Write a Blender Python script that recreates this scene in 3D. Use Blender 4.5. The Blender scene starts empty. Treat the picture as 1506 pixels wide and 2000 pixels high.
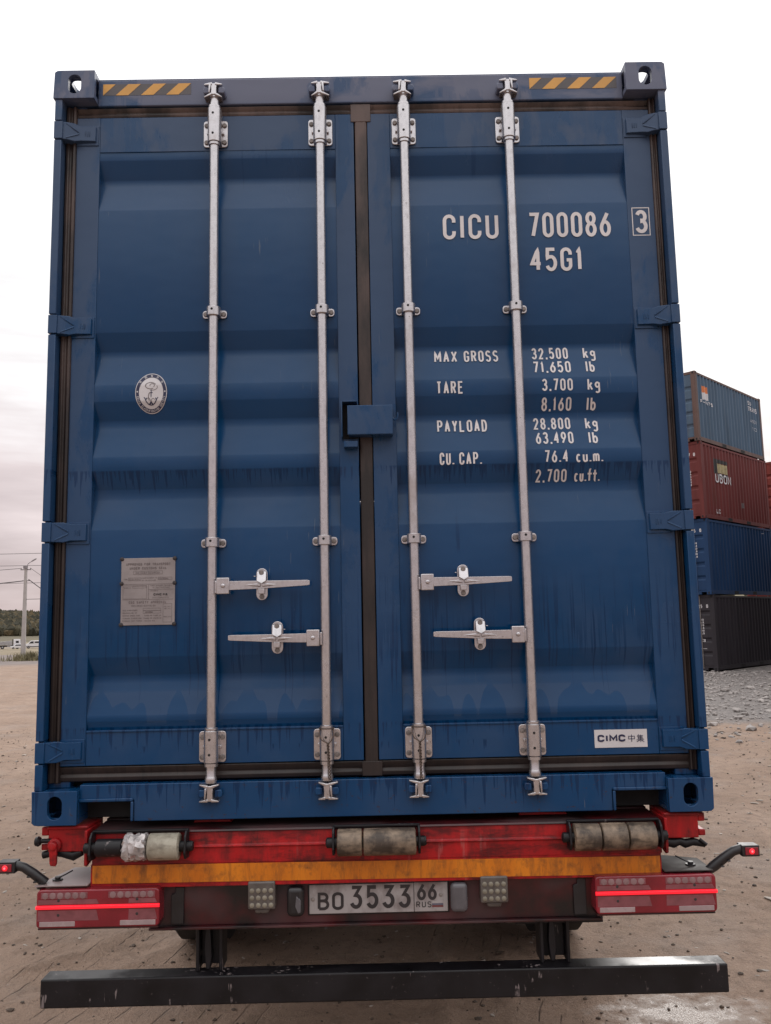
import bpy, math, random
import numpy as np
from mathutils import Vector, Matrix
random.seed(7)
RNG = np.random.default_rng(11)
S = bpy.context.scene
COL = S.collection
R = math.radians

# ------------------------------------------------------------------ camera, sky, sun, exposure
cam_d = bpy.data.cameras.new('camera')
cam = bpy.data.objects.new('camera', cam_d)
COL.objects.link(cam)
cam.location = (0.0364, -3.1946, 1.8563)
cam.rotation_mode = 'XYZ'
cam.rotation_euler = (1.6997144, 0.0203653, -0.0058434)
cam_d.sensor_fit = 'VERTICAL'
cam_d.sensor_height = 36.0
cam_d.lens = 36.0 * 1690 / 2000
cam_d.clip_start = 0.05
cam_d.clip_end = 6000
S.camera = cam

SUN_EL, SUN_AZ = 24.0, 17.0          # azimuth from +y towards +x
W = bpy.data.worlds.new('World')
S.world = W
W.use_nodes = True
wn, wl = W.node_tree.nodes, W.node_tree.links
wn.clear()
wo = wn.new('ShaderNodeOutputWorld')
wb = wn.new('ShaderNodeBackground')
wb.inputs['Strength'].default_value = 0.1
sky = wn.new('ShaderNodeTexSky')
sky.sky_type = 'NISHITA'
sky.sun_disc = False
sky.sun_elevation = R(SUN_EL)
sky.sun_rotation = R(SUN_AZ)
tc = wn.new('ShaderNodeTexCoord')
sep = wn.new('ShaderNodeSeparateXYZ')
wl.new(tc.outputs['Generated'], sep.inputs[0])
ramp = wn.new('ShaderNodeValToRGB')      # overcast: greyer and rosier towards the horizon
ramp.color_ramp.elements[0].position = 0.0
ramp.color_ramp.elements[0].color = (0.60, 0.49, 0.495, 1)
ramp.color_ramp.elements[1].position = 0.42
ramp.color_ramp.elements[1].color = (1.06, 1.05, 1.05, 1)
e = ramp.color_ramp.elements.new(0.035); e.color = (0.74, 0.635, 0.63, 1)
e = ramp.color_ramp.elements.new(0.075); e.color = (0.57, 0.47, 0.48, 1)
e = ramp.color_ramp.elements.new(0.12); e.color = (0.64, 0.54, 0.55, 1)
e = ramp.color_ramp.elements.new(0.25); e.color = (0.82, 0.71, 0.712, 1)
mp = wn.new('ShaderNodeMapping'); mp.inputs['Scale'].default_value = (1.6, 1.6, 9.0)
wl.new(tc.outputs['Generated'], mp.inputs[0])
cn = wn.new('ShaderNodeTexNoise'); cn.inputs['Scale'].default_value = 2.2; cn.inputs['Detail'].default_value = 5
cn.inputs['Roughness'].default_value = 0.55
wl.new(mp.outputs[0], cn.inputs['Vector'])
mr = wn.new('ShaderNodeMapRange'); mr.inputs['From Min'].default_value = 0.3; mr.inputs['From Max'].default_value = 0.7
mr.inputs['To Min'].default_value = -0.075; mr.inputs['To Max'].default_value = 0.075
wl.new(cn.outputs['Fac'], mr.inputs['Value'])
ad = wn.new('ShaderNodeMath'); ad.operation = 'ADD'
dt = wn.new('ShaderNodeVectorMath'); dt.operation = 'DOT_PRODUCT'      # the veiled sun brightens its side of the sky
wl.new(tc.outputs['Generated'], dt.inputs[0])
dt.inputs[1].default_value = (math.sin(R(SUN_AZ)) * math.cos(R(SUN_EL)), math.cos(R(SUN_AZ)) * math.cos(R(SUN_EL)), math.sin(R(SUN_EL)))
gl = wn.new('ShaderNodeMapRange'); gl.interpolation_type = 'SMOOTHSTEP'
gl.inputs['From Min'].default_value = 0.55; gl.inputs['From Max'].default_value = 0.95; gl.inputs['To Max'].default_value = 0.16
wl.new(dt.outputs['Value'], gl.inputs['Value'])
ad0 = wn.new('ShaderNodeMath'); ad0.operation = 'ADD'
wl.new(sep.outputs['Z'], ad0.inputs[0]); wl.new(gl.outputs[0], ad0.inputs[1])
wl.new(ad0.outputs[0], ad.inputs[0]); wl.new(mr.outputs[0], ad.inputs[1])
wl.new(ad.outputs[0], ramp.inputs['Fac'])
br = wn.new('ShaderNodeMapRange'); br.inputs['From Min'].default_value = 0.35; br.inputs['From Max'].default_value = 0.75
br.inputs['To Min'].default_value = 9.6; br.inputs['To Max'].default_value = 11.4
wl.new(cn.outputs['Fac'], br.inputs['Value'])
zr = wn.new('ShaderNodeMapRange'); zr.interpolation_type = 'SMOOTHSTEP'
zr.inputs['From Min'].default_value = 0.28; zr.inputs['From Max'].default_value = 0.95
zr.inputs['To Min'].default_value = 1.0; zr.inputs['To Max'].default_value = 2.0
wl.new(sep.outputs['Z'], zr.inputs['Value'])
bz = wn.new('ShaderNodeMath'); bz.operation = 'MULTIPLY'
wl.new(br.outputs[0], bz.inputs[0]); wl.new(zr.outputs[0], bz.inputs[1])
ml = wn.new('ShaderNodeVectorMath'); ml.operation = 'SCALE'
wl.new(ramp.outputs['Color'], ml.inputs[0]); wl.new(bz.outputs[0], ml.inputs['Scale'])
mx = wn.new('ShaderNodeMix'); mx.data_type = 'RGBA'; mx.inputs['Factor'].default_value = 0.94
wl.new(sky.outputs['Color'], mx.inputs['A']); wl.new(ml.outputs[0], mx.inputs['B'])
wl.new(mx.outputs['Result'], wb.inputs['Color'])
wl.new(wb.outputs[0], wo.inputs[0])

sun_d = bpy.data.lights.new('sun', 'SUN')
sun_d.energy = 0.75
sun_d.angle = R(14)
sun_d.color = (1.0, 0.96, 0.92)
sun = bpy.data.objects.new('sun', sun_d)
COL.objects.link(sun)
dv = Vector((math.sin(R(SUN_AZ)) * math.cos(R(SUN_EL)), math.cos(R(SUN_AZ)) * math.cos(R(SUN_EL)), math.sin(R(SUN_EL))))
sun.rotation_euler = dv.to_track_quat('Z', 'Y').to_euler()
sun.location = (0, 0, 30)

S.view_settings.view_transform = 'Standard'
S.view_settings.look = 'None'
S.view_settings.exposure = 0.0
S.view_settings.gamma = 1.0
S.view_settings.use_curve_mapping = False

# ------------------------------------------------------------------ material helpers
class NT:
    def __init__(self, name):
        self.m = bpy.data.materials.new(name)
        self.m.use_nodes = True
        self.n, self.l = self.m.node_tree.nodes, self.m.node_tree.links
        self.b = self.n['Principled BSDF']
        g = self.n.new('ShaderNodeNewGeometry')
        self.pos = g.outputs['Position']
        self.geo = g
    def setv(self, sock, v):
        if hasattr(v, 'is_linked') or isinstance(v, bpy.types.NodeSocket):
            self.l.new(v, sock)
        elif isinstance(v, (tuple, list)):
            sock.default_value = tuple(v) if len(v) == len(sock.default_value) else (*v, 1)
        else:
            sock.default_value = v
    def mapv(self, scale, loc=(0, 0, 0), src=None):
        k = self.n.new('ShaderNodeMapping')
        k.inputs['Scale'].default_value = scale; k.inputs['Location'].default_value = loc
        self.l.new(src or self.pos, k.inputs[0]); return k.outputs[0]
    def noise(self, scale=1, sv=(1, 1, 1), loc=(0, 0, 0), detail=4, rough=.55, src=None, dist=0):
        k = self.n.new('ShaderNodeTexNoise')
        k.inputs['Scale'].default_value = scale; k.inputs['Detail'].default_value = detail
        k.inputs['Roughness'].default_value = rough; k.inputs['Distortion'].default_value = dist
        self.l.new(self.mapv(sv, loc, src), k.inputs['Vector']); return k.outputs['Fac']
    def voro(self, scale=1, sv=(1, 1, 1), loc=(0, 0, 0), feat='F1'):
        k = self.n.new('ShaderNodeTexVoronoi'); k.feature = feat
        k.inputs['Scale'].default_value = scale
        self.l.new(self.mapv(sv, loc), k.inputs['Vector']); return k.outputs['Distance']
    def rng(self, v, a, b, c=0., d=1., smooth=False):
        k = self.n.new('ShaderNodeMapRange')
        if smooth: k.interpolation_type = 'SMOOTHSTEP'
        self.l.new(v, k.inputs['Value'])
        for nm, x in zip(('From Min', 'From Max', 'To Min', 'To Max'), (a, b, c, d)): k.inputs[nm].default_value = x
        return k.outputs[0]
    def math(self, op, a, b=0.):
        k = self.n.new('ShaderNodeMath'); k.operation = op
        self.setv(k.inputs[0], a); self.setv(k.inputs[1], b); return k.outputs[0]
    def mix(self, f, a, b):
        k = self.n.new('ShaderNodeMix'); k.data_type = 'RGBA'
        self.setv(k.inputs['Factor'], f); self.setv(k.inputs['A'], a); self.setv(k.inputs['B'], b)
        return k.outputs['Result']
    def xyz(self):
        k = self.n.new('ShaderNodeSeparateXYZ'); self.l.new(self.pos, k.inputs[0]); return k.outputs
    def ramp(self, v, pts):
        k = self.n.new('ShaderNodeValToRGB'); cr = k.color_ramp
        while len(cr.elements) < len(pts): cr.elements.new(0.5)
        for el, (p, c) in zip(cr.elements, pts):
            el.position = p; el.color = (*c, 1) if len(c) == 3 else c
        self.l.new(v, k.inputs[0]); return k.outputs[0]
    def bump(self, h, strength=.3, dist=.01):
        k = self.n.new('ShaderNodeBump'); self.setv(k.inputs['Strength'], strength); k.inputs['Distance'].default_value = dist
        self.l.new(h, k.inputs['Height']); self.l.new(k.outputs[0], self.b.inputs['Normal'])
    def out(self, col=None, rough=None, metal=None, spec=None, coat=None):
        for nm, v in (('Base Color', col), ('Roughness', rough), ('Metallic', metal), ('Specular IOR Level', spec), ('Coat Weight', coat)):
            if v is not None: self.setv(self.b.inputs[nm], v)
        return self.m

def simple(name, col, rough=.5, metal=0., var=.25, scale=12, bump=.0, spec=.5):
    t = NT(name)
    n = t.noise(scale, detail=5)
    c = t.mix(t.rng(n, .3, .7), [x * (1 - var) for x in col], [min(1, x * (1 + var)) for x in col])
    if bump: t.bump(t.noise(scale * 6, detail=3), bump, .003)
    return t.out(c, t.rng(n, .3, .7, max(.05, rough - .1), min(1, rough + .1)), metal, spec)

def emissive(name, col, strength):
    t = NT(name)
    t.b.inputs['Emission Color'].default_value = (*col, 1)
    t.b.inputs['Emission Strength'].default_value = strength
    return t.out(col, .3)

def band(t, z, lo, hi, soft=.02):
    a = t.rng(z, lo - soft, lo + soft); b = t.rng(z, hi - soft, hi + soft, 1., 0.)
    return t.math('MULTIPLY', a, b)

def drip(t, X, Z, z0, ln, thr, scale=75., seed=0., soft=.008):
    """runs of rain hanging from a ledge at z0, each with its own length up to ln"""
    n = t.noise(1.0, (scale, 0, 1.3), (seed, 0, seed), detail=3, rough=.6)
    d = t.math('DIVIDE', t.math('SUBTRACT', z0, Z), ln)
    v = t.math('SUBTRACT', n, t.math('MULTIPLY', d, .22))
    return t.math('MULTIPLY', t.rng(v, thr, thr + .025), t.rng(Z, z0 + soft * .5, z0 - soft * .5))

def paint_blue():
    t = NT('blue container paint')
    X, Y, Z = t.xyz()
    base = (.0015, .0425, .126)
    dusty = (.043, .073, .136)  # dust film colour, also used for the painted sky reflection higher up
    frame = t.rng(Y, .0578, .0562)
    big = t.noise(1.0, (2.4, 1.0, 1.1), detail=7, rough=.62, dist=.25)
    film = t.rng(big, .455, .50)
    edge = t.rng(t.noise(1.0, (9, 0, .9), (2, 0, 5), detail=5, rough=.6), .50, .56)
    hi = t.rng(Z, 1.3, 4.0, .15, 1.55)  # film strengthens with height, painting in the sky's reflection on the upper doors
    fm = t.math('MULTIPLY', t.math('MAXIMUM', film, t.math('MULTIPLY', edge, .6)), t.math('MULTIPLY', hi, t.math('ADD', t.math('MULTIPLY', frame, .36), .16)))
    fm = t.math('ADD', fm, t.math('MULTIPLY', t.math('MULTIPLY', frame, hi), .12))
    fm = t.math('MAXIMUM', fm, t.math('MULTIPLY', t.rng(Z, 2.3, 4.0), t.rng(t.noise(1.0, (5, 1, 2), (3, 0, 9), detail=7, rough=.65), .30, .70, .18, .42)))  # upper doors greyed in the colour, as if reflecting bright sky
    top = t.math('MULTIPLY', t.rng(Z, 3.93, 3.95), t.rng(t.noise(1.0, (3, 1, 9), (6, 0, 1), detail=6), .38, .55))
    fm = t.math('MAXIMUM', fm, t.math('MULTIPLY', top, .95))
    dusty_top = t.rng(Z, 3.90, 3.96)
    # pale film where the doors stay wet longest, with washed runs cut through it
    zone = t.math('MAXIMUM', band(t, Z, 1.29, 2.0, .14), t.math('MAXIMUM', band(t, Z, 2.26, 2.45, .05), band(t, Z, 1.16, 1.30, .02)))
    patch = t.rng(t.noise(1.0, (3.5, 0, 3.0), (4, 0, 2), detail=5), .42, .60)
    fm = t.math('MAXIMUM', fm, t.math('MULTIPLY', t.math('MULTIPLY', zone, patch), .27))
    runs = drip(t, X, Z, 2.455, .11, .47, 85., 1.)
    for z0, ln, thr, sc, sd in ((1.955, .75, .555, 62., 7.), (1.80, .40, .53, 70., 3.), (1.50, .15, .50, 60., 5.), (1.43, .10, .58, 40., 8.), (1.304, .16, .50, 52., 9.), (3.68, .3, .66, 30., 11.), (2.22, .5, .66, 34., 13.)):
        runs = t.math('MAXIMUM', runs, drip(t, X, Z, z0, ln, thr, sc, sd, .22 if ln > .17 else .008))
    # below the last pressing: a dried band broken by wet domes under each run
    dome = t.math('SUBTRACT', t.noise(1.0, (9, 0, 0), (1.7, 0, 0), detail=1.3, rough=.5), t.math('MULTIPLY', t.math('POWER', t.rng(Z, 1.50, 1.622), 3.), .16))
    dry = t.math('MULTIPLY', t.rng(dome, .462, .436), band(t, Z, 1.512, 1.63, .010))
    wetd = t.math('MULTIPLY', t.rng(dome, .44, .455), band(t, Z, 1.500, 1.615, .012))
    inp = t.math('MULTIPLY', t.rng(Y, .0565, .0585), 1.)
    fm = t.math('MAXIMUM', fm, t.math('MULTIPLY', t.math('MULTIPLY', dry, inp), .40))
    fm = t.math('MULTIPLY', fm, t.math('SUBTRACT', 1., t.math('MULTIPLY', t.math('MULTIPLY', wetd, inp), .85)))
    fm = t.math('MULTIPLY', fm, t.math('SUBTRACT', 1., t.math('MULTIPLY', runs, .9)))
    c = t.mix(fm, base, t.mix(dusty_top, dusty, (.120, .132, .190)))
    c = t.mix(t.math('MULTIPLY', runs, .65), c, (.0025, .018, .062))
    speck = t.rng(t.noise(150, detail=2), .69, .74)
    c = t.mix(t.math('MULTIPLY', speck, .35), c, (.01, .018, .05))
    chips = t.rng(t.noise(23, detail=6, rough=.7), .735, .75)
    c = t.mix(t.math('MULTIPLY', chips, .6), c, (.05, .03, .022))
    low = t.math('MULTIPLY', t.rng(Z, 1.42, 1.20), t.rng(t.noise(1, (34, 34, 40), (1, 2, 3), detail=7, rough=.75), .60, .64))
    c = t.mix(t.math('MULTIPLY', low, .75), c, (.045, .022, .014))
    scr = t.math('MULTIPLY', t.rng(t.noise(1, (140, 0, 7), (9, 0, 4), detail=3), .66, .69), t.rng(t.noise(1, (2.6, 0, 2.2), (2, 0, 8), detail=2), .56, .62))
    c = t.mix(t.math('MULTIPLY', scr, .6), c, (.10, .125, .17))
    pale = t.math('MULTIPLY', t.rng(t.noise(1, (16, 0, 11), (5, 0, 3), detail=7, rough=.75), .69, .73), .5)
    c = t.mix(pale, c, (.13, .15, .20))
    r = t.rng(fm, 0, .6, .15, .42)
    r = t.math('SUBTRACT', r, t.math('MULTIPLY', runs, .08))
    dent = t.noise(1.0, (3.5, 0, 6), detail=2)
    t.bump(t.math('ADD', dent, t.math('MULTIPLY', t.noise(240, detail=2), .008)), .20, .02)
    return t.out(c, r, 0., .31)

def rubber():
    t = NT('door seal rubber')
    X, Y, Z = t.xyz()
    n = t.noise(1, (6, 6, 2.2), detail=6, rough=.65)
    dust = t.rng(n, .40, .68)
    top = t.rng(Z, 1.5, 4.0, .22, 1.15)  # dust colour raised with height to make up for weak light up there
    c = t.mix(t.math('MULTIPLY', dust, top), (.012, .0075, .007), (.10, .066, .057))
    run = t.math('MAXIMUM', drip(t, X, Z, 1.372, .07, .50, 60., 2.), t.math('MULTIPLY', t.rng(t.noise(1, (60, 60, 1.2), detail=3), .58, .66), .5))
    c = t.mix(t.math('MULTIPLY', run, .7), c, (.008, .006, .006))
    return t.out(c, .5, 0, .45)

def galv():
    t = NT('galvanised steel')
    n = t.voro(70, (1, 1, .5))
    m = t.noise(9, (1, 1, .6), detail=6, rough=.65)
    c = t.mix(t.rng(n, .1, .6), (.45, .435, .45), (.52, .50, .515))
    c = t.mix(t.rng(m, .57, .72, 0, .6), c, (.30, .25, .225))
    c = t.mix(t.rng(t.noise(120, detail=3), .70, .74, 0, .8), c, (.12, .09, .07))
    t.bump(t.noise(150, detail=3), .12, .003)
    return t.out(c, t.rng(m, .3, .7, .16, .36), .85, .5)

def paint_red():
    t = NT('red chassis paint')
    X, Y, Z = t.xyz()
    st = t.noise(1, (24, 24, 4.5), detail=7, rough=.72, dist=.3)
    bg = t.noise(3.2, detail=6, rough=.65)
    X2 = t.math('ADD', t.math('MULTIPLY', t.math('MULTIPLY', t.rng(st, .42, .66), .8), t.rng(bg, .36, .56)), t.math('MULTIPLY', t.rng(t.noise(14, detail=6, rough=.7), .5, .68), .5))
    dirt = t.math('MINIMUM', X2, 1.)
    c = t.mix(t.rng(bg, .3, .7), (.33, .007, .010), (.46, .016, .018))
    c = t.mix(t.math('MULTIPLY', dirt, .86), c, (.030, .010, .010))
    sm = t.math('MULTIPLY', t.rng(t.noise(1, (46, 46, 6), (5, 5, 0), detail=4), .60, .68), t.rng(t.noise(2.1, loc=(9, 0, 0)), .52, .6))
    c = t.mix(t.math('MULTIPLY', sm, .4), c, (.40, .14, .13))
    low = t.rng(t.noise(1, (3, 3, 11), (7, 0, 2), detail=6, rough=.7), .47, .60)
    c = t.mix(t.math('MULTIPLY', low, .78), c, (.035, .007, .008))
    return t.out(c, t.rng(st, .35, .65, .28, .5), 0, .28)

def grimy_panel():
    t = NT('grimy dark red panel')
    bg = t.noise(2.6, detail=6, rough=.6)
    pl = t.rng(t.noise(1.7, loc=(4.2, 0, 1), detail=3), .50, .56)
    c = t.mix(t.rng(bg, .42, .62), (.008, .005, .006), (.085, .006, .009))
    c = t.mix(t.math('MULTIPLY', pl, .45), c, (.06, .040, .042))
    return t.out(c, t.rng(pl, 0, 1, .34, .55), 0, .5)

def amber_tape():
    t = NT('amber reflective tape')
    st = t.noise(1, (30, 30, 7), detail=7, rough=.75, dist=.4)
    bg = t.noise(1, (7, 7, 3), detail=4)
    c = t.mix(t.rng(bg, .3, .7), (.47, .118, .002), (.64, .20, .008))
    c = t.mix(t.rng(st, .47, .70, 0, .75), c, (.10, .038, .012))
    c = t.mix(t.rng(t.noise(19, detail=6, rough=.7), .52, .68, 0, .6), c, (.06, .026, .012))
    return t.out(c, .38, 0, .5)

def black_steel():
    t = NT('black steel')
    X, Y, Z = t.xyz()
    n = t.noise(7, detail=6)
    c = t.mix(t.rng(n, .35, .7), (.0045, .004, .0052), (.012, .0105, .013))
    sp = t.rng(t.noise(85, detail=3), .69, .72)
    c = t.mix(t.math('MULTIPLY', sp, .3), c, (.12, .10, .10))
    sc = t.math('MULTIPLY', t.rng(t.noise(1, (70, 70, 9), (2, 0, 1), detail=2), .58, .61), t.rng(t.noise(1, (9, 9, 9), (1, 0, 1)), .57, .62))
    c = t.mix(t.math('MULTIPLY', sc, .7), c, (.24, .20, .20))
    nz = t.n.new('ShaderNodeSeparateXYZ'); t.l.new(t.geo.outputs['Normal'], nz.inputs[0])
    wt = t.math('MULTIPLY', t.rng(nz.outputs[2], .6, .9), t.rng(t.noise(5, loc=(3, 0, 0)), .38, .50))
    return t.out(c, t.math('SUBTRACT', t.rng(n, .3, .7, .42, .56), t.math('MULTIPLY', wt, .15)), 0, t.rng(wt, 0, 1, .32, .42))

def wood_roller(name, base, dirt):
    t = NT(name)
    n = t.noise(11, detail=6, rough=.65); g = t.noise(1, (14, 60, 60), detail=4)
    c = t.mix(t.rng(n, .40, .58), base, dirt)
    c = t.mix(t.rng(g, .55, .72, 0, .6), c, [x * .45 for x in dirt])
    t.bump(n, .4, .006)
    return t.out(c, .5, 0, .4)

def side_paint(name, col, rust=(.09, .04, .025), amt=.35):
    t = NT(name)
    n = t.noise(1.2, (1, 1, .6), detail=7, rough=.65)
    s = t.noise(1, (5, 5, .5), detail=4)
    c = t.mix(t.rng(s, .3, .7), [x * .8 for x in col], [x * 1.2 for x in col])
    c = t.mix(t.rng(n, .60, .72, 0, amt), c, rust)
    return t.out(c, .6, 0, .25)

def plate_mat():
    t = NT('licence plate face')
    n = t.noise(1, (14, 14, 9), detail=6, rough=.6)
    c = t.mix(t.rng(n, .45, .68), (.33, .305, .305), (.16, .13, .128))
    return t.out(c, .35, 0, .5)

def ground_mat():
    t = NT('wet mud and gravel')
    X, Y, Z = t.xyz()
    n1 = t.noise(.9, detail=7, rough=.6)
    n2 = t.noise(7, detail=7, rough=.66)
    n3 = t.noise(45, detail=5, rough=.7)
    mud = t.mix(t.rng(n1, .35, .65), (.245, .161, .113), (.325, .225, .166))
    n4 = t.noise(120, detail=4, rough=.75)
    mud = t.mix(t.rng(n2, .48, .66, 0, .5), mud, (.125, .078, .053))
    mud = t.mix(t.rng(n4, .58, .66, 0, .55), mud, (.052, .036, .026))
    mud = t.mix(t.rng(n4, .42, .32, 0, .55), mud, (.30, .25, .205))
    mud = t.mix(t.rng(n3, .60, .70, 0, .6), mud, (.30, .245, .205))
    fl = t.voro(26, (1, 1.7, 1)); fg = t.math('MULTIPLY', t.rng(fl, .17, .11), t.rng(t.noise(9, loc=(5, 5, 0)), .50, .60))
    mud = t.mix(t.math('MULTIPLY', fg, .7), mud, (.40, .33, .28))
    mud = t.mix(t.rng(n3, .40, .28, 0, .6), mud, (.06, .042, .030))
    # cleat marks: thin broken grooves left by tyres, running with the truck
    rot = t.n.new('ShaderNodeMapping'); rot.inputs['Rotation'].default_value = (0, 0, R(14)); t.l.new(t.pos, rot.inputs[0])
    sx_ = t.n.new('ShaderNodeSeparateXYZ'); t.l.new(rot.outputs[0], sx_.inputs[0])
    uu = t.math('ADD', t.math('MULTIPLY', sx_.outputs[0], 10.), t.rng(t.noise(.9, detail=2), .3, .7, -.30, .30))
    fr = t.math('ABSOLUTE', t.math('SUBTRACT', t.math('FRACT', uu), .5))
    lines = t.math('MULTIPLY', t.rng(fr, .055, .025), t.rng(t.noise(1, (7, 3.5, 1), (2, 2, 0), detail=5, rough=.7), .50, .58))
    lines = t.math('MULTIPLY', lines, t.math('MAXIMUM', band(t, X, -2.1, -.55, .2), band(t, X, .25, 1.0, .15)))
    mud = t.mix(t.math('MULTIPLY', lines, .5), mud, (.045, .031, .023))
    # grey gravel towards the container stack on the right
    v = t.voro(16, (1, 1, 1))
    grav = t.mix(t.rng(v, .15, .6), (.32, .285, .27), (.13, .118, .114))
    grav = t.mix(t.rng(n2, .35, .65, 0, .5), grav, (.24, .205, .185))
    wob = t.rng(t.noise(.35, detail=5), .3, .7, -2.4, 2.4)
    gd = t.math('ADD', t.math('ADD', t.math('MULTIPLY', X, .45), t.math('MULTIPLY', Y, .6)), wob)
    gx = t.math('MULTIPLY', t.rng(gd, 9.2, 11.4), t.rng(X, .5, 3.0))
    c = t.mix(gx, mud, grav)
    # far field beyond the yard: asphalt strip, then dry grass
    r = t.math('ADD', Y, t.math('MULTIPLY', X, -.18))
    asp = t.math('MULTIPLY', t.rng(r, 47, 52), t.rng(X, 2, -4))
    c = t.mix(asp, c, t.mix(t.rng(n1, .3, .7), (.155, .125, .115), (.21, .17, .155)))
    gr = t.rng(r, 72, 76)
    fld = t.mix(t.rng(t.noise(.05, (1, 3, 1), detail=6), .35, .65), (.27, .22, .145), (.14, .10, .052))
    c = t.mix(gr, c, fld)
    # wet sheen: puddled patches and tyre marks
    w = t.noise(1.1, loc=(3.1, 7.7, 0), detail=4)
    wet = t.rng(w, .50, .64)
    px = t.math('SUBTRACT', X, 1.42); py = t.math('SUBTRACT', Y, 1.14)
    d = t.math('SQRT', t.math('ADD', t.math('MULTIPLY', px, px), t.math('MULTIPLY', t.math('MULTIPLY', py, py), 2.6)))
    spot = t.rng(t.math('ADD', d, t.rng(n2, .3, .7, -.26, .26)), .46, .14)
    wt = t.math('MAXIMUM', t.math('MULTIPLY', wet, .30), spot)
    c = t.mix(t.math('MULTIPLY', wt, .40), c, (.05, .037, .028))
    rough = t.rng(wt, 0, 1, .80, .24)
    h = t.math('ADD', t.math('MULTIPLY', n2, .5), t.math('MULTIPLY', n3, .30))
    h = t.math('SUBTRACT', h, t.math('MULTIPLY', lines, .28))
    h = t.math('ADD', h, t.math('MULTIPLY', t.math('MULTIPLY', gx, t.rng(v, 0, .5, 1, 0)), .6))
    h = t.math('ADD', h, t.math('MULTIPLY', n4, .14))
    t.bump(h, t.rng(spot, 0, 1, .9, .30), .045)
    return t.out(c, rough, 0, t.rng(wt, 0, 1, .4, .7))

def forest_mat():
    t = NT('autumn forest foliage')
    rnd = t.geo.outputs['Random Per Island']
    c = t.ramp(rnd, [(0, (.038, .037, .026)), (.35, (.058, .054, .038)), (.6, (.082, .071, .044)), (.82, (.105, .083, .048)), (1, (.13, .096, .054))])  # crown tones muted so the colour carries the distance haze
    n = t.noise(.5, detail=5, rough=.7)
    c = t.mix(t.rng(n, .35, .68), c, t.mix(.35, c, (.018, .02, .012)))
    t.bump(n, 1., 1.2)
    return t.out(c, .9, 0, .2)

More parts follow.
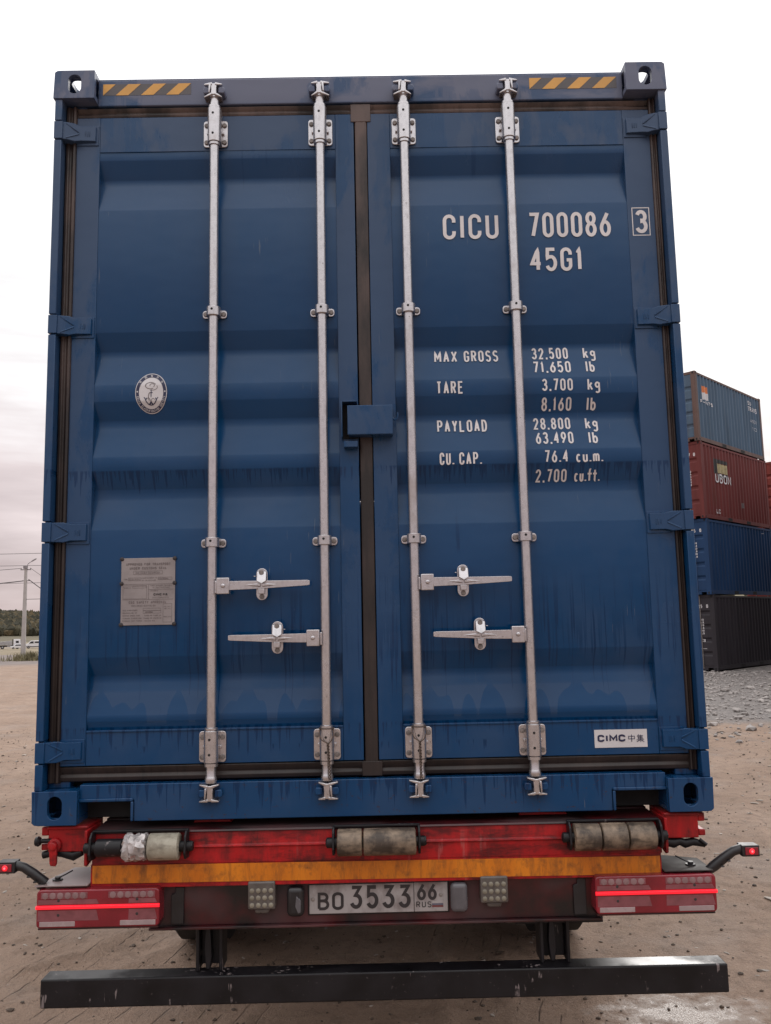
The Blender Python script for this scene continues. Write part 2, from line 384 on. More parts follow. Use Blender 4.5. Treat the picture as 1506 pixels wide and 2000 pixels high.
M = dict(
    blue=paint_blue(), rubber=rubber(), galv=galv(), red=paint_red(), panel=grimy_panel(), amber=amber_tape(), black=black_steel(),
    bolt=simple('weathered bolt', (.20, .175, .165), .55, .3, .4, 60),
    hole=simple('painted recess shade', (.006, .006, .007), .8),  # near-black colour stands for the shade inside holes and recesses
    inner=simple('grimy inner steel', (.035, .028, .026), .7),
    letter=simple('white lettering vinyl', (.62, .59, .60), .5, 0, .1, 9),
    sticker=simple('white sticker', (.56, .54, .555), .4, 0, .06, 8),
    navy=simple('navy print', (.012, .015, .055), .5, 0, .1),
    ink=simple('dark print', (.030, .024, .026), .6, 0, .2),
    fadeink=simple('faded engraved print', (.13, .105, .105), .6, 0, .2),
    plateink=simple('plate black', (.022, .018, .020), .5, 0, .2),
    tin=simple('dull aluminium plate', (.27, .24, .24), .5, .25, .14, 14),
    hazdark=simple('hazard sticker dark band', (.085, .075, .078), .5, 0, .2),
    hazyel=simple('hazard sticker yellow', (.60, .31, .065), .45, 0, .12),
    plate=plate_mat(), flagred=simple('flag red', (.14, .035, .035), .5), flagwhite=simple('flag grey white', (.33, .30, .30), .5),
    flagblue=simple('flag blue', (.10, .10, .14), .5),
    lens=simple('red lamp lens', (.20, .012, .022), .14, 0, .3, 7, 0, .6),
    film=simple('dusty lens film', (.20, .062, .072), .45, 0, .2, 30),
    cell=simple('dusty led cell', (.24, .145, .15), .3, 0, .15, 20),
    clear=simple('clear lamp strip', (.33, .25, .255), .25, 0, .15, 20),
    glow=emissive('lit red light bar', (1.0, .014, .03), .6),
    glowdot=emissive('lit red led', (1.0, .05, .06), 5.0),
    plastic=simple('black plastic', (.014, .013, .015), .38, 0, .2, 20, .1),
    greylens=simple('grey lamp lens', (.10, .095, .105), .25, 0, .2),
    led=simple('work light led', (.21, .19, .15), .2, 0, .3),
    ledbody=simple('work light body', (.095, .082, .075), .35, 0, .25, 30),
    ply=wood_roller('worn wooden roller', (.235, .175, .125), (.055, .041, .032)),
    cream=wood_roller('cream plastic roller', (.36, .335, .27), (.20, .175, .135)),
    foil=simple('crumpled plastic wrap', (.42, .385, .38), .22, .35, .4, 30, .3),
    rustwire=simple('twisted steel wire', (.085, .058, .045), .6, .3, .4, 60),
    tyre=simple('tyre rubber', (.014, .013, .013), .75, 0, .3, 20, .3),
    sheenplate=simple('steel with painted wet sheen', (.26, .20, .195), .36, 0, .2, 5),  # pale pinkish tone paints in the sky's reflection on the wet plate
    concrete=simple('pale concrete', (.38, .35, .335), .8, 0, .12, 2),
    wire=simple('cable sheath', (.055, .05, .055), .6),
    lampgrey=simple('lamp grey', (.22, .20, .21), .5),
    white=simple('white vehicle paint', (.66, .65, .67), .35, 0, .05, 1), glassd=simple('dark vehicle glass', (.03, .032, .038), .12, 0, .2, 2),
    chassis=simple('dark vehicle chassis', (.03, .022, .022), .7), bed=simple('grey tipper steel', (.30, .285, .29), .6, 0, .2, 2),
    grass=simple('dry grass', (.19, .165, .09), .9, 0, .4, 2), stone=simple('crushed stone', (.29, .26, .245), .75, 0, .35, 6),
    chip=simple('pale chips', (.36, .31, .27), .7, 0, .4, 6), clod=simple('mud clod', (.075, .052, .038), .75, 0, .4, 8), pale=simple('pale soil bank', (.30, .25, .20), .9, 0, .25, .2),
    ground=ground_mat(), forest=forest_mat(), hill=simple('hill scrub', (.12, .098, .055), .95, 0, .4, .02),
    teal=side_paint('faded teal paint', (.070, .110, .162)), tealrust=side_paint('rusty brown frame paint', (.12, .075, .065), amt=.6),
    brown=side_paint('oxide red paint', (.135, .030, .028)), blue2=side_paint('mid blue paint', (.011, .040, .108), amt=.12),
    dark=side_paint('dark grey paint', (.036, .031, .037), amt=.2), brightred=side_paint('bright oxide red paint', (.27, .055, .045)),
    orange=simple('orange print', (.60, .17, .05), .5), yellowprint=simple('tan print', (.36, .29, .15), .5), blackprint=simple('black print', (.015, .014, .014), .5),
)

# ------------------------------------------------------------------ mesh helpers
OFF = {}
class MB:
    def __init__(self): self.v, self.f = [], []
    def add(self, verts, faces):
        o = len(self.v); self.v += [tuple(p) for p in verts]; self.f += [tuple(i + o for i in q) for q in faces]; return self
    def box(self, x0, x1, y0, y1, z0, z1):
        return self.add([(x0, y0, z0), (x1, y0, z0), (x1, y1, z0), (x0, y1, z0), (x0, y0, z1), (x1, y0, z1), (x1, y1, z1), (x0, y1, z1)],
                        [(0, 3, 2, 1), (4, 5, 6, 7), (0, 1, 5, 4), (1, 2, 6, 5), (2, 3, 7, 6), (3, 0, 4, 7)])
    def cyl(self, p0, p1, r0, r1=None, n=16, caps=True):
        r1 = r0 if r1 is None else r1
        p0, p1 = Vector(p0), Vector(p1); d = (p1 - p0).normalized()
        a = d.orthogonal().normalized(); b = d.cross(a)
        vs = []
        for p, r in ((p0, r0), (p1, r1)):
            for k in range(n):
                t = 2 * math.pi * k / n; vs.append(p + a * (r * math.cos(t)) + b * (r * math.sin(t)))
        fs = [(k, (k + 1) % n, n + (k + 1) % n, n + k) for k in range(n)]
        if caps: fs += [tuple(range(n))[::-1], tuple(range(n, 2 * n))]
        return self.add(vs, fs)
    def lathe(self, origin, axis, prof, n=20):
        # prof: list of (t along axis, r)
        o, d = Vector(origin), Vector(axis).normalized(); a = d.orthogonal().normalized(); b = d.cross(a)
        vs = []
        for t, r in prof:
            for k in range(n):
                q = 2 * math.pi * k / n; vs.append(o + d * t + a * (r * math.cos(q)) + b * (r * math.sin(q)))
        fs = [(i * n + k, i * n + (k + 1) % n, (i + 1) * n + (k + 1) % n, (i + 1) * n + k) for i in range(len(prof) - 1) for k in range(n)]
        fs += [tuple(range(n))[::-1], tuple(range((len(prof) - 1) * n, len(prof) * n))]
        return self.add(vs, fs)
    def tube(self, pts, r, n=8):
        pts = [Vector(p) for p in pts]; vs = []; N = len(pts); pa = None
        for i, p in enumerate(pts):
            d = (pts[min(i + 1, N - 1)] - pts[max(i - 1, 0)]).normalized()
            a = d.orthogonal().normalized() if pa is None else (pa - d * pa.dot(d)).normalized(); pa = a; b = d.cross(a)
            rr = r[i] if isinstance(r, (list, tuple)) else r
            for k in range(n):
                q = 2 * math.pi * k / n; vs.append(p + a * (rr * math.cos(q)) + b * (rr * math.sin(q)))
        fs = [(i * n + k, i * n + (k + 1) % n, (i + 1) * n + (k + 1) % n, (i + 1) * n + k) for i in range(N - 1) for k in range(n)]
        fs += [tuple(range(n))[::-1], tuple(range((N - 1) * n, N * n))]
        return self.add(vs, fs)
    def prism(self, poly, axis, a0, a1):
        # poly: 2-D outline; axis 'y' -> (x,z), 'x' -> (y,z), 'z' -> (x,y)
        def P(p, a): return {'y': (p[0], a, p[1]), 'x': (a, p[0], p[1]), 'z': (p[0], p[1], a)}[axis]
        n = len(poly)
        vs = [P(p, a0) for p in poly] + [P(p, a1) for p in poly]
        fs = [(k, (k + 1) % n, n + (k + 1) % n, n + k) for k in range(n)] + [tuple(range(n))[::-1], tuple(range(n, 2 * n))]
        return self.add(vs, fs)
    def plate_hole(self, O, U, V, N, w, h, hole, thick, rc=None, rr=.02):
        # rectangular plate with a hole; hole: list of (u, v); thick along N
        O, U, V, N = map(Vector, (O, U, V, N)); n = len(hole)
        cu = sum(p[0] for p in hole) / n; cv = sum(p[1] for p in hole) / n
        outer = []
        for p in hole:
            du, dv_ = p[0] - cu, p[1] - cv
            ts = []
            if du > 1e-9: ts.append((w - cu) / du)
            if du < -1e-9: ts.append(-cu / du)
            if dv_ > 1e-9: ts.append((h - cv) / dv_)
            if dv_ < -1e-9: ts.append(-cv / dv_)
            t = min(ts); q = [cu + du * t, cv + dv_ * t]
            if rc is not None:      # rounded corner
                ou = rr if rc[0] == 0 else w - rr; ov = rr if rc[1] == 0 else h - rr
                if abs(q[0] - rc[0] * w) < rr and abs(q[1] - rc[1] * h) < rr:
                    a_ = du * du + dv_ * dv_; b_ = 2 * (du * (cu - ou) + dv_ * (cv - ov)); c_ = (cu - ou) ** 2 + (cv - ov) ** 2 - rr * rr
                    t = (-b_ + math.sqrt(max(0, b_ * b_ - 4 * a_ * c_))) / (2 * a_); q = [cu + du * t, cv + dv_ * t]
            outer.append(q)
        for c in ((0, 0), (w, 0), (w, h), (0, h)):
            if rc is not None and c == (rc[0] * w, rc[1] * h): continue
            k = min(range(n), key=lambda i: (outer[i][0] - c[0]) ** 2 + (outer[i][1] - c[1]) ** 2); outer[k] = list(c)
        vs = []
        for s in (0, thick):
            vs += [O + U * p[0] + V * p[1] + N * s for p in outer] + [O + U * p[0] + V * p[1] + N * s for p in hole]
        fs = []
        for k in range(n):
            j = (k + 1) % n
            fs += [(k, j, n + j, n + k), (2 * n + k, 3 * n + k, 3 * n + j, 2 * n + j), (n + k, n + j, 3 * n + j, 3 * n + k), (j, k, 2 * n + k, 2 * n + j)]
        return self.add(vs, fs)
    def build(self, name, mat, parent=None, bevel=0., smooth=True, ang=38, loc=None, seg=2):
        off = OFF.get(parent.name, Vector((0, 0, 0))) if parent else Vector((0, 0, 0))
        me = bpy.data.meshes.new(name)
        base = Vector(loc) if loc is not None else off
        me.from_pydata([Vector(p) - base for p in self.v], [], self.f)
        import bmesh
        bm = bmesh.new(); bm.from_mesh(me)
        bmesh.ops.recalc_face_normals(bm, faces=bm.faces); bm.to_mesh(me); bm.free()
        if smooth:
            me.shade_smooth(); me.set_sharp_from_angle(angle=R(ang))
        me.materials.append(mat)
        o = bpy.data.objects.new(name, me); COL.objects.link(o)
        if parent: o.parent = parent
        if loc is not None: o.location = Vector(loc) - off
        OFF[o.name] = base
        if bevel:
            b = o.modifiers.new('bevel', 'BEVEL'); b.width = bevel; b.segments = seg; b.limit_method = 'ANGLE'; b.angle_limit = R(40)
            b.harden_normals = False
        return o

def inst(src, parent, loc, rot=None):
    o = src.copy(); COL.objects.link(o); o.parent = parent
    o.location = Vector(loc) - OFF.get(parent.name, Vector((0, 0, 0)))
    if rot: o.rotation_euler = rot
    OFF[o.name] = Vector(loc); return o

def thing(name, label, cat, loc=(0, 0, 0), rz=0., group=None, local=False):
    o = bpy.data.objects.new(name, None); o.empty_display_size = .2; COL.objects.link(o)
    o.location = loc; o.rotation_euler = (0, 0, rz); o['label'] = label; o['category'] = cat
    if group: o['group'] = group
    OFF[o.name] = Vector((0, 0, 0)) if local else Vector(loc)
    return o
def tag(o, label, cat, group=None):
    o['label'] = label; o['category'] = cat
    if group: o['group'] = group
    return o

# ------------------------------------------------------------------ stroke lettering
def arc(cx, cy, rx, ry, a0, a1, n=10):
    return [(cx + rx * math.cos(R(a0 + (a1 - a0) * i / n)), cy + ry * math.sin(R(a0 + (a1 - a0) * i / n))) for i in range(n + 1)]
Q = .21
def loop0(): return arc(.5, 1 - Q, .5, Q, 180, 0) + arc(.5, Q, .5, Q, 0, -180)
G = {
 '0': [(loop0(), 1)], 'O': [(loop0(), 1)],
 'C': [([(1, .70)] + arc(.5, 1 - Q, .5, Q, 0, 180) + arc(.5, Q, .5, Q, 180, 360) + [(1, .30)], 0)],
 'G': [([(1, .72)] + arc(.5, 1 - Q, .5, Q, 0, 180) + arc(.5, Q, .5, Q, 180, 360) + [(1, .46), (.55, .46)], 0)],
 'I': [([(.5, 0), (.5, 1)], 0)], 'l': [([(.5, 0), (.5, 1)], 0)], '|': [([(.5, 0), (.5, 1)], 0)], '-': [([(0, .5), (1, .5)], 0)],
 'U': [([(0, 1)] + arc(.5, Q, .5, Q, 180, 360) + [(1, 1)], 0)],
 '7': [([(0, 1), (1, 1), (.38, 0)], 0)],
 '8': [(arc(.5, .765, .45, .235, -90, 270, 18)[:-1], 1), (arc(.5, .265, .5, .265, 90, 450, 18)[:-1], 1)],
 '6': [([(.82, 1), (.30, .62)] + arc(.5, .30, .5, .30, 155, 515, 20), 0)],
 '9': [([(.18, 0), (.70, .38)] + arc(.5, .70, .5, .30, -25, 335, 20), 0)],
 '4': [([(.74, 0), (.74, 1), (0, .30), (1.05, .30)], 0)],
 '5': [([(.95, 1), (.10, 1), (.04, .56), (.25, .63)] + arc(.48, .32, .52, .32, 78, -155, 14), 0)],
 '1': [([(.12, .80), (.58, 1), (.58, 0)], 0)],
 '2': [([(0, .76)] + arc(.5, .74, .5, .26, 172, -20, 12) + [(0, 0), (1, 0)], 0)],
 '3': [(arc(.48, .76, .47, .24, 160, -80, 12) + arc(.47, .27, .53, .27, 80, -160, 12), 0)],
 'Z3': [([(.02, 1), (.95, 1), (.42, .60)] + arc(.47, .30, .53, .30, 80, -160, 12), 0)],
 'M': [([(0, 0), (0, 1), (.5, .30), (1, 1), (1, 0)], 0)], 'A': [([(0, 0), (.5, 1), (1, 0)], 0), ([(.2, .32), (.8, .32)], 0)],
 'X': [([(0, 0), (1, 1)], 0), ([(0, 1), (1, 0)], 0)], 'N': [([(0, 0), (0, 1), (1, 0), (1, 1)], 0)],
 'R': [([(0, 0), (0, 1)] + arc(.55, .755, .45, .245, 90, -90, 8) + [(0, .51)], 0), ([(.5, .51), (1, 0)], 0)],
 'P': [([(0, 0), (0, 1)] + arc(.55, .74, .45, .26, 90, -90, 8) + [(0, .48)], 0)],
 'B': [([(0, 0), (0, 1)] + arc(.50, .765, .42, .235, 90, -90, 8) + [(0, .53)], 0), ([(.3, .53)] + arc(.52, .265, .48, .265, 90, -90, 8) + [(0, 0)], 0)],
 'S': [(arc(.5, .76, .5, .24, 25, 240, 10) + arc(.5, .25, .5, .27, 62, -158, 12), 0)],
 'T': [([(0, 1), (1, 1)], 0), ([(.5, 1), (.5, 0)], 0)], 'E': [([(1, 1), (0, 1), (0, 0), (1, 0)], 0), ([(0, .52), (.85, .52)], 0)],
 'F': [([(1, 1), (0, 1), (0, 0)], 0), ([(0, .52), (.85, .52)], 0)], 'L': [([(0, 1), (0, 0), (1, 0)], 0)],
 'D': [([(0, 0), (0, 1), (.45, 1)] + arc(.45, .5, .55, .5, 70, -70, 10) + [(.45, 0)], 1)],
 'Y': [([(0, 1), (.5, .45), (1, 1)], 0), ([(.5, .45), (.5, 0)], 0)], 'V': [([(0, 1), (.5, 0), (1, 1)], 0)],
 'Z': [([(0, 1), (1, 1), (0, 0), (1, 0)], 0)],
 'J': [([(1, 1), (1, Q)] + arc(.5, Q, .5, Q, 0, -180), 0)],
 'K': [([(0, 0), (0, 1)], 0), ([(1, 1), (0, .45)], 0), ([(.35, .62), (1, 0)], 0)], 'H': [([(0, 0), (0, 1)], 0), ([(1, 0), (1, 1)], 0), ([(0, .5), (1, .5)], 0)],
 'W': [([(0, 1), (.25, 0), (.5, .7), (.75, 0), (1, 1)], 0)],
 'k': [([(0, 0), (0, 1)], 0), ([(.95, .66), (.05, .25)], 0), ([(.4, .42), (1, 0)], 0)],
 'g': [(arc(.5, .45, .5, .22, 0, 360, 16), 0), ([(1, .66), (1, -.08)] + arc(.5, -.10, .5, .17, 0, -150, 8), 0)],
 'b': [([(0, 0), (0, 1)], 0), (arc(.5, .30, .5, .30, 0, 360, 16), 0)],
 'c': [(arc(.5, .31, .5, .31, 45, 315, 14), 0)], 'u': [([(0, .64)] + arc(.5, Q, .5, Q, 180, 360) + [(1, .64)], 0), ([(1, .64), (1, 0)], 0)],
 'm': [([(0, 0), (0, .64)], 0), ([(0, .5)] + arc(.25, .48, .25, .16, 150, 0, 6) + [(.5, 0)], 0), ([(.5, .5)] + arc(.75, .48, .25, .16, 150, 0, 6) + [(1, 0)], 0)],
 'f': [(arc(.7, .82, .3, .18, 60, 180, 6) + [(.4, 0)], 0), ([(-.45, .62), (1.35, .62)], 0)],
 't': [([(.4, .95), (.4, .14)] + arc(.68, .14, .28, .14, 180, 290, 5), 0), ([(-.45, .62), (1.25, .62)], 0)],
 '.': [([(.5, -.02), (.5, .09)], 0)], ',': [([(.55, .09), (.42, -.10)], 0)],
 '*': [([(.5, .45), (.5, .62)], 0)],
 'zhong': [([(.05, .78), (.95, .78), (.95, .38), (.05, .38)], 1), ([(.5, 1.05), (.5, -.05)], 0)],
 'ji': [([(.35, 1.05), (.12, .72)], 0), ([(.25, .85), (.25, .35)], 0), ([(.25, .85), (.9, .85)], 0), ([(.25, .70), (.85, .70)], 0), ([(.25, .55), (.85, .55)], 0),
        ([(.25, .40), (.95, .40)], 0), ([(.58, 1.0), (.58, -.08)], 0), ([(.02, .25), (1, .25)], 0), ([(.55, .25), (.05, -.05)], 0), ([(.6, .25), (1.02, -.05)], 0)],
 'guo': [([(0, 1), (1, 1), (1, 0), (0, 0)], 1), ([(.25, .75), (.75, .75)], 0), ([(.5, .75), (.5, .25)], 0), ([(.25, .5), (.75, .5)], 0), ([(.2, .25), (.8, .25)], 0)],
 'chuan': [([(.1, .9), (.1, 0)], 0), ([(.1, .9), (.42, .9), (.42, 0)], 0), ([(0, .5), (.5, .5)], 0), ([(.6, 1), (.9, .6)], 0), ([(.6, .45), (.95, .45), (.95, 0), (.6, 0)], 1)],
 'jie': [([(.3, 1), (0, .7), (.3, .5), (0, .3)], 0), ([(.0, .05), (.35, .15)], 0), ([(.5, .95), (.85, .95), (.6, 0)], 0), ([(.55, .6), (1, 0)], 0)],
 'she': [([(.2, 1), (.3, .85)], 0), ([(0, .75), (.4, .75), (0, .35)], 0), ([(.22, .55), (.22, 0)], 0), ([(.5, .6), (1, .6)], 0), ([(.75, .95), (.75, .05)], 0), ([(.5, .05), (1, .05)], 0)],
}
ASP = {'I': .12, 'l': .12, '.': .16, ',': .18, 'M': 1.2, 'm': 1.35, '1': .62, '*': .2, 'W': 1.3, '|': .1}

def stroke(poly, w, closed=False, maxseg=None):
    P = [Vector(p) for p in poly]
    if closed: P.append(P[0].copy())
    if maxseg:
        o = [P[0]]
        for a, b in zip(P, P[1:]):
            k = max(1, int(math.ceil((b - a).length / maxseg)))
            o += [a.lerp(b, i / k) for i in range(1, k + 1)]
        P = o
    n = len(P); L = []
    for i in range(n):
        if closed and i in (0, n - 1): d0, d1 = P[-1] - P[-2], P[1] - P[0]
        else:
            d0 = P[i] - P[i - 1] if i > 0 else P[1] - P[0]
            d1 = P[i + 1] - P[i] if i < n - 1 else P[-1] - P[-2]
        if d0.length < 1e-9: d0 = d1
        if d1.length < 1e-9: d1 = d0
        n0 = Vector((-d0.y, d0.x)).normalized(); n1 = Vector((-d1.y, d1.x)).normalized()
        m = (n0 + n1)
        m = n0 if m.length < 1e-6 else m.normalized()
        k = min(1.6, 1 / max(.3, m.dot(n0)))
        L.append((P[i] + m * (w / 2 * k), P[i] - m * (w / 2 * k)))
    vs = [p for ab in L for p in ab]
    fs = [(2 * i, 2 * i + 1, 2 * i + 3, 2 * i + 2) for i in range(n - 1)]
    return vs, fs

def glyph(ch, x, z, w, h, sw, maxseg=None):
    out = []
    for pts, cl in G[ch]:
        q = [(x + sw / 2 + u * (w - sw), z + sw / 2 + v * (h - sw)) for u, v in pts]
        out.append(stroke(q, sw, bool(cl), maxseg))
    return out

def text2d(s, x0, z0, h, x1=None, gw=.46, gap=.13, sw=.15, maxseg=None, sub=None):
    """lay out s from x0, baseline z0, cap height h; squeezed or stretched to end at x1; list of (verts, faces)"""
    s = [sub.get(c, c) if sub else c for c in s] if isinstance(s, str) else list(s)
    adv = []; t = 0.
    for c in s:
        k = gw * .85 if c == ' ' else gw * (ASP.get(c, 1) if c in ASP else 1)
        if c in ('I', 'l', '|'): k = sw * 1.05
        if c == '.' or c == ',': k = sw * 1.1
        adv.append((t, k)); t += k + gap
    t -= gap
    f = (x1 - x0) / (t * h) if x1 is not None else 1.
    out = []
    for c, (a, k) in zip(s, adv):
        if c == ' ': continue
        out += glyph(c, x0 + a * h * f, z0, k * h * f, h, sw * h, maxseg)
    return out

def put2d(mb, pieces, yfun):
    for i, (vs, fs) in enumerate(pieces):      # strokes that cross are laid a hair above one another
        n = len(vs)
        mb.add([(p[0], (yfun(p[1]) if callable(yfun) else yfun) - .00012 * (i % 4) - .0003 * k / n, p[1]) for k, p in enumerate(vs)], fs)
    return mb

# ------------------------------------------------------------------ ground, hills
def vnoise(x, y, seed=0):
    xi, yi = np.floor(x).astype(np.int64), np.floor(y).astype(np.int64); xf, yf = x - xi, y - yi
    def hsh(a, b):
        n = (a * 374761393 + b * 668265263 + seed * 974711) & 0xFFFFFFFF
        n = ((n ^ (n >> 13)) * 1274126177) & 0xFFFFFFFF
        return ((n ^ (n >> 16)) & 0xFFFF) / 65535.
    u, v = xf * xf * (3 - 2 * xf), yf * yf * (3 - 2 * yf)
    return (hsh(xi, yi) * (1 - u) + hsh(xi + 1, yi) * u) * (1 - v) + (hsh(xi, yi + 1) * (1 - u) + hsh(xi + 1, yi + 1) * u) * v
def fbm(x, y, o=4, seed=0):
    s = 0; a = .5
    for k in range(o): s = s + a * (vnoise(x * 2 ** k, y * 2 ** k, seed + k) - .5); a *= .5
    return s
def sstep(a, b, t): t = np.clip((t - a) / (b - a), 0, 1); return t * t * (3 - 2 * t)

RUTS = [  # (points, half width, depth): tyre tracks pressed into the mud
    ([(-2.6, 1.0), (-1.55, 2.0), (-.75, 3.6), (-.4, 6.0)], .14, .016),
    ([(-3.6, 1.2), (-2.2, 2.6), (-1.4, 5.0), (-1.2, 8.0)], .14, .013),
    ([(5.9, 7.6), (4.85, 9.9), (4.0, 12.2), (3.4, 16.0)], .16, .03),
    ([(2.25, .8), (2.9, 2.4), (3.6, 5.0), (4.6, 8.6)], .12, .016),
    ([(-9, 6.5), (-6.2, 10.2), (-5.6, 13.5), (-7.0, 19.0)], .20, .03),
    ([(-14, 8), (-9.0, 14.0), (-8.6, 19.0), (-12.0, 27.0)], .24, .035),
    ([(-16, 17), (-11.0, 21.0), (-12.0, 30.0), (-18.0, 40.0)], .28, .04),
    ([(.45, .8), (.5, 1.8), (.62, 4.0)], .12, .012), ([(.15, .8), (.2, 2.0), (.3, 4.0)], .10, .010),
]
def ground_h(x, y):
    near = np.exp(-(np.maximum(0, np.hypot(x, y - 2) - 6) / 18) ** 2)
    h = .035 * fbm(x * .5, y * .5, 3, 3) + near * (.034 * fbm(x * 2.3, y * 2.3, 4, 9) + .016 * np.abs(fbm(x * 9, y * 9, 2, 21)))
    for pts, w, d in RUTS:
        best = np.full(x.shape, 1e9); along = np.zeros(x.shape); acc = 0.
        for (ax, ay), (bx, by) in zip(pts, pts[1:]):
            L = math.hypot(bx - ax, by - ay); ux, uy = (bx - ax) / L, (by - ay) / L
            t = np.clip((x - ax) * ux + (y - ay) * uy, 0, L)
            dd = np.hypot(x - ax - ux * t, y - ay - uy * t)
            m = dd < best; best = np.where(m, dd, best); along = np.where(m, acc + t, along); acc += L
        wob = best + .05 * fbm(x * 3, y * 3, 2, 5)
        prof = -np.exp(-(wob / w) ** 4) + .7 * np.exp(-((wob - w * 1.45) / (w * .35)) ** 2)
        tread = np.where(np.abs(wob) < w, .35 * np.sign(np.sin(along / .055 * 2 * math.pi * .5 + 9 * wob)), 0)
        h = h + d * (prof + tread * .6)
    h = h - 3.35 * sstep(64, 250, y - .18 * x)
    h = h + .12 * np.exp(-((y - .18 * x - 70) / 3.0) ** 2) * sstep(-8, -14, x) * (.6 + fbm(x * .25, y * .25, 2, 31))
    return h
def nonuni(lo, d0, d1, hi, step, grow=1.16):
    v = list(np.arange(d0, d1 + 1e-6, step)); s = step
    while v[-1] < hi: s *= grow; v.append(v[-1] + s)
    s = step
    while v[0] > lo: s *= grow; v.insert(0, v[0] - s)
    return np.array(v)
xs = nonuni(-2200, -3.2, 3.2, 2200, .032, 1.07); ys = nonuni(-120, .85, 5.0, 3500, .032, 1.055)
XX, YY = np.meshgrid(xs, ys); ZZ = ground_h(XX, YY)
nx, ny = len(xs), len(ys)
vg = np.stack([XX.ravel(), YY.ravel(), ZZ.ravel()], 1)
idx = np.arange(nx * ny).reshape(ny, nx)
fg = np.stack([idx[:-1, :-1].ravel(), idx[:-1, 1:].ravel(), idx[1:, 1:].ravel(), idx[1:, :-1].ravel()], 1)
def npmesh(name, v, f, mat, smooth=True):
    me = bpy.data.meshes.new(name)
    me.from_pydata(v.tolist(), [], f.tolist())
    if smooth: me.shade_smooth()
    me.materials.append(mat)
    o = bpy.data.objects.new(name, me); COL.objects.link(o); return o
ground = npmesh('ground', vg, fg, M['ground']); ground['kind'] = 'structure'

# hills all round the far side of the yard
azs = np.radians(np.arange(-100, 100.1, 1.0)); rs = np.array([420, 520, 640, 780, 920, 1060, 1200, 1350, 1550, 1900])
HT = lambda az, r: -3.6 + (44 + 10 * np.sin(az * 9 + 1.0) + 14 * np.sin(az * 3.1 - .4)) * sstep(430, 1300, r) - 12 * sstep(1400, 1900, r)
AZ, RR = np.meshgrid(azs, rs)
HZ = HT(AZ, RR)
vh = np.stack([np.sin(AZ).ravel() * RR.ravel(), np.cos(AZ).ravel() * RR.ravel(), HZ.ravel()], 1)
ih = np.arange(AZ.size).reshape(AZ.shape)
fh = np.stack([ih[:-1, :-1].ravel(), ih[:-1, 1:].ravel(), ih[1:, 1:].ravel(), ih[1:, :-1].ravel()], 1)
hills = npmesh('hills', vh, fh, M['hill']); hills['kind'] = 'structure'

import bmesh as _bm
def ico(sub):
    b = _bm.new(); _bm.ops.create_icosphere(b, subdivisions=sub, radius=1)
    v = np.array([p.co[:] for p in b.verts]); f = np.array([[q.index for q in t.verts] for t in b.faces]); b.free(); return v, f
def scatter(name, pts, sizes, mat, base, squash=(1, 1, 1), jit=.3, sink=.2):
    bv, bf = base; n = len(pts); k = len(bv)
    rot = RNG.uniform(0, 2 * math.pi, n); ca, sa = np.cos(rot)[:, None], np.sin(rot)[:, None]
    d = bv[None] * (1 + RNG.uniform(-jit, jit, (n, k, 1)))
    sz = sizes[:, None] * np.array(squash)[None] * RNG.uniform(.75, 1.3, (n, 3))
    d = d * sz[:, None, :]
    x = d[..., 0] * ca - d[..., 1] * sa; y = d[..., 0] * sa + d[..., 1] * ca
    v = np.stack([x, y, d[..., 2]], -1) + pts[:, None, :] + np.stack([0 * sizes, 0 * sizes, sz[:, 2] * (1 - sink)], -1)[:, None, :]
    f = (bf[None] + (np.arange(n) * k)[:, None, None]).reshape(-1, 3)
    return npmesh(name, v.reshape(-1, 3), f, mat, False)

az = np.radians(np.concatenate([RNG.uniform(-32, -18, 12000), RNG.uniform(-75, 75, 3000)]))
rr = np.sqrt(RNG.uniform(600 ** 2, 1320 ** 2, len(az)))
fp = np.stack([np.sin(az) * rr, np.cos(az) * rr, HT(az, rr)], 1)
forest = scatter('forest', fp, RNG.uniform(1.7, 3.8, len(az)), M['forest'], ico(1), (1, 1, 1.25), .28, .35)
forest['kind'] = 'stuff'; tag(forest, 'muted olive and brown autumn woodland covering the far hill', 'forest')

def on_ground(p): return np.stack([p[:, 0], p[:, 1], ground_h(p[:, 0], p[:, 1])], 1)
p = np.concatenate([np.stack([RNG.uniform(3.5, 14, 7500), RNG.uniform(9, 27, 7500)], 1)])
p = p[(p[:, 0] * .45 + p[:, 1] * .6 > 9.6 + RNG.normal(0, 1.0, len(p)))]
gv = scatter('gravel', on_ground(p), RNG.gamma(1.8, .010, len(p)) + .006, M['stone'], ico(1), (1.2, 1, .6), .3, .35)
gv['kind'] = 'stuff'; tag(gv, 'loose grey crushed stone strewn before the container stack', 'gravel')
p = np.stack([RNG.uniform(-7, 6, 9000), RNG.uniform(.9, 14, 9000)], 1)
cl = scatter('mud_clods', on_ground(p), RNG.gamma(1.3, .0030, len(p)) + .002, M['clod'], ico(1), (1.3, 1, .6), .35, .4)
cl['kind'] = 'stuff'; tag(cl, 'small dark clods and grit lying on the mud', 'clods')
p = np.stack([RNG.uniform(-7, 6, 2600), RNG.uniform(.9, 14, 2600)], 1)
pb = scatter('pebbles', on_ground(p), RNG.gamma(1.5, .0032, len(p)) + .002, M['chip'], ico(1), (1.7, .8, .35), .3, .4)
pb['kind'] = 'stuff'; tag(pb, 'pale pebbles pressed into the brown mud', 'pebbles')

# ------------------------------------------------------------------ the blue container
ZB, ZT, HW, CL = 1.17, 4.066, 1.219, 12.192
cont = thing('shipping_container', 'large blue container with silver lock rods, closed doors facing us on the red trailer', 'container', (0, CL / 2, ZB))
BL = M['blue']

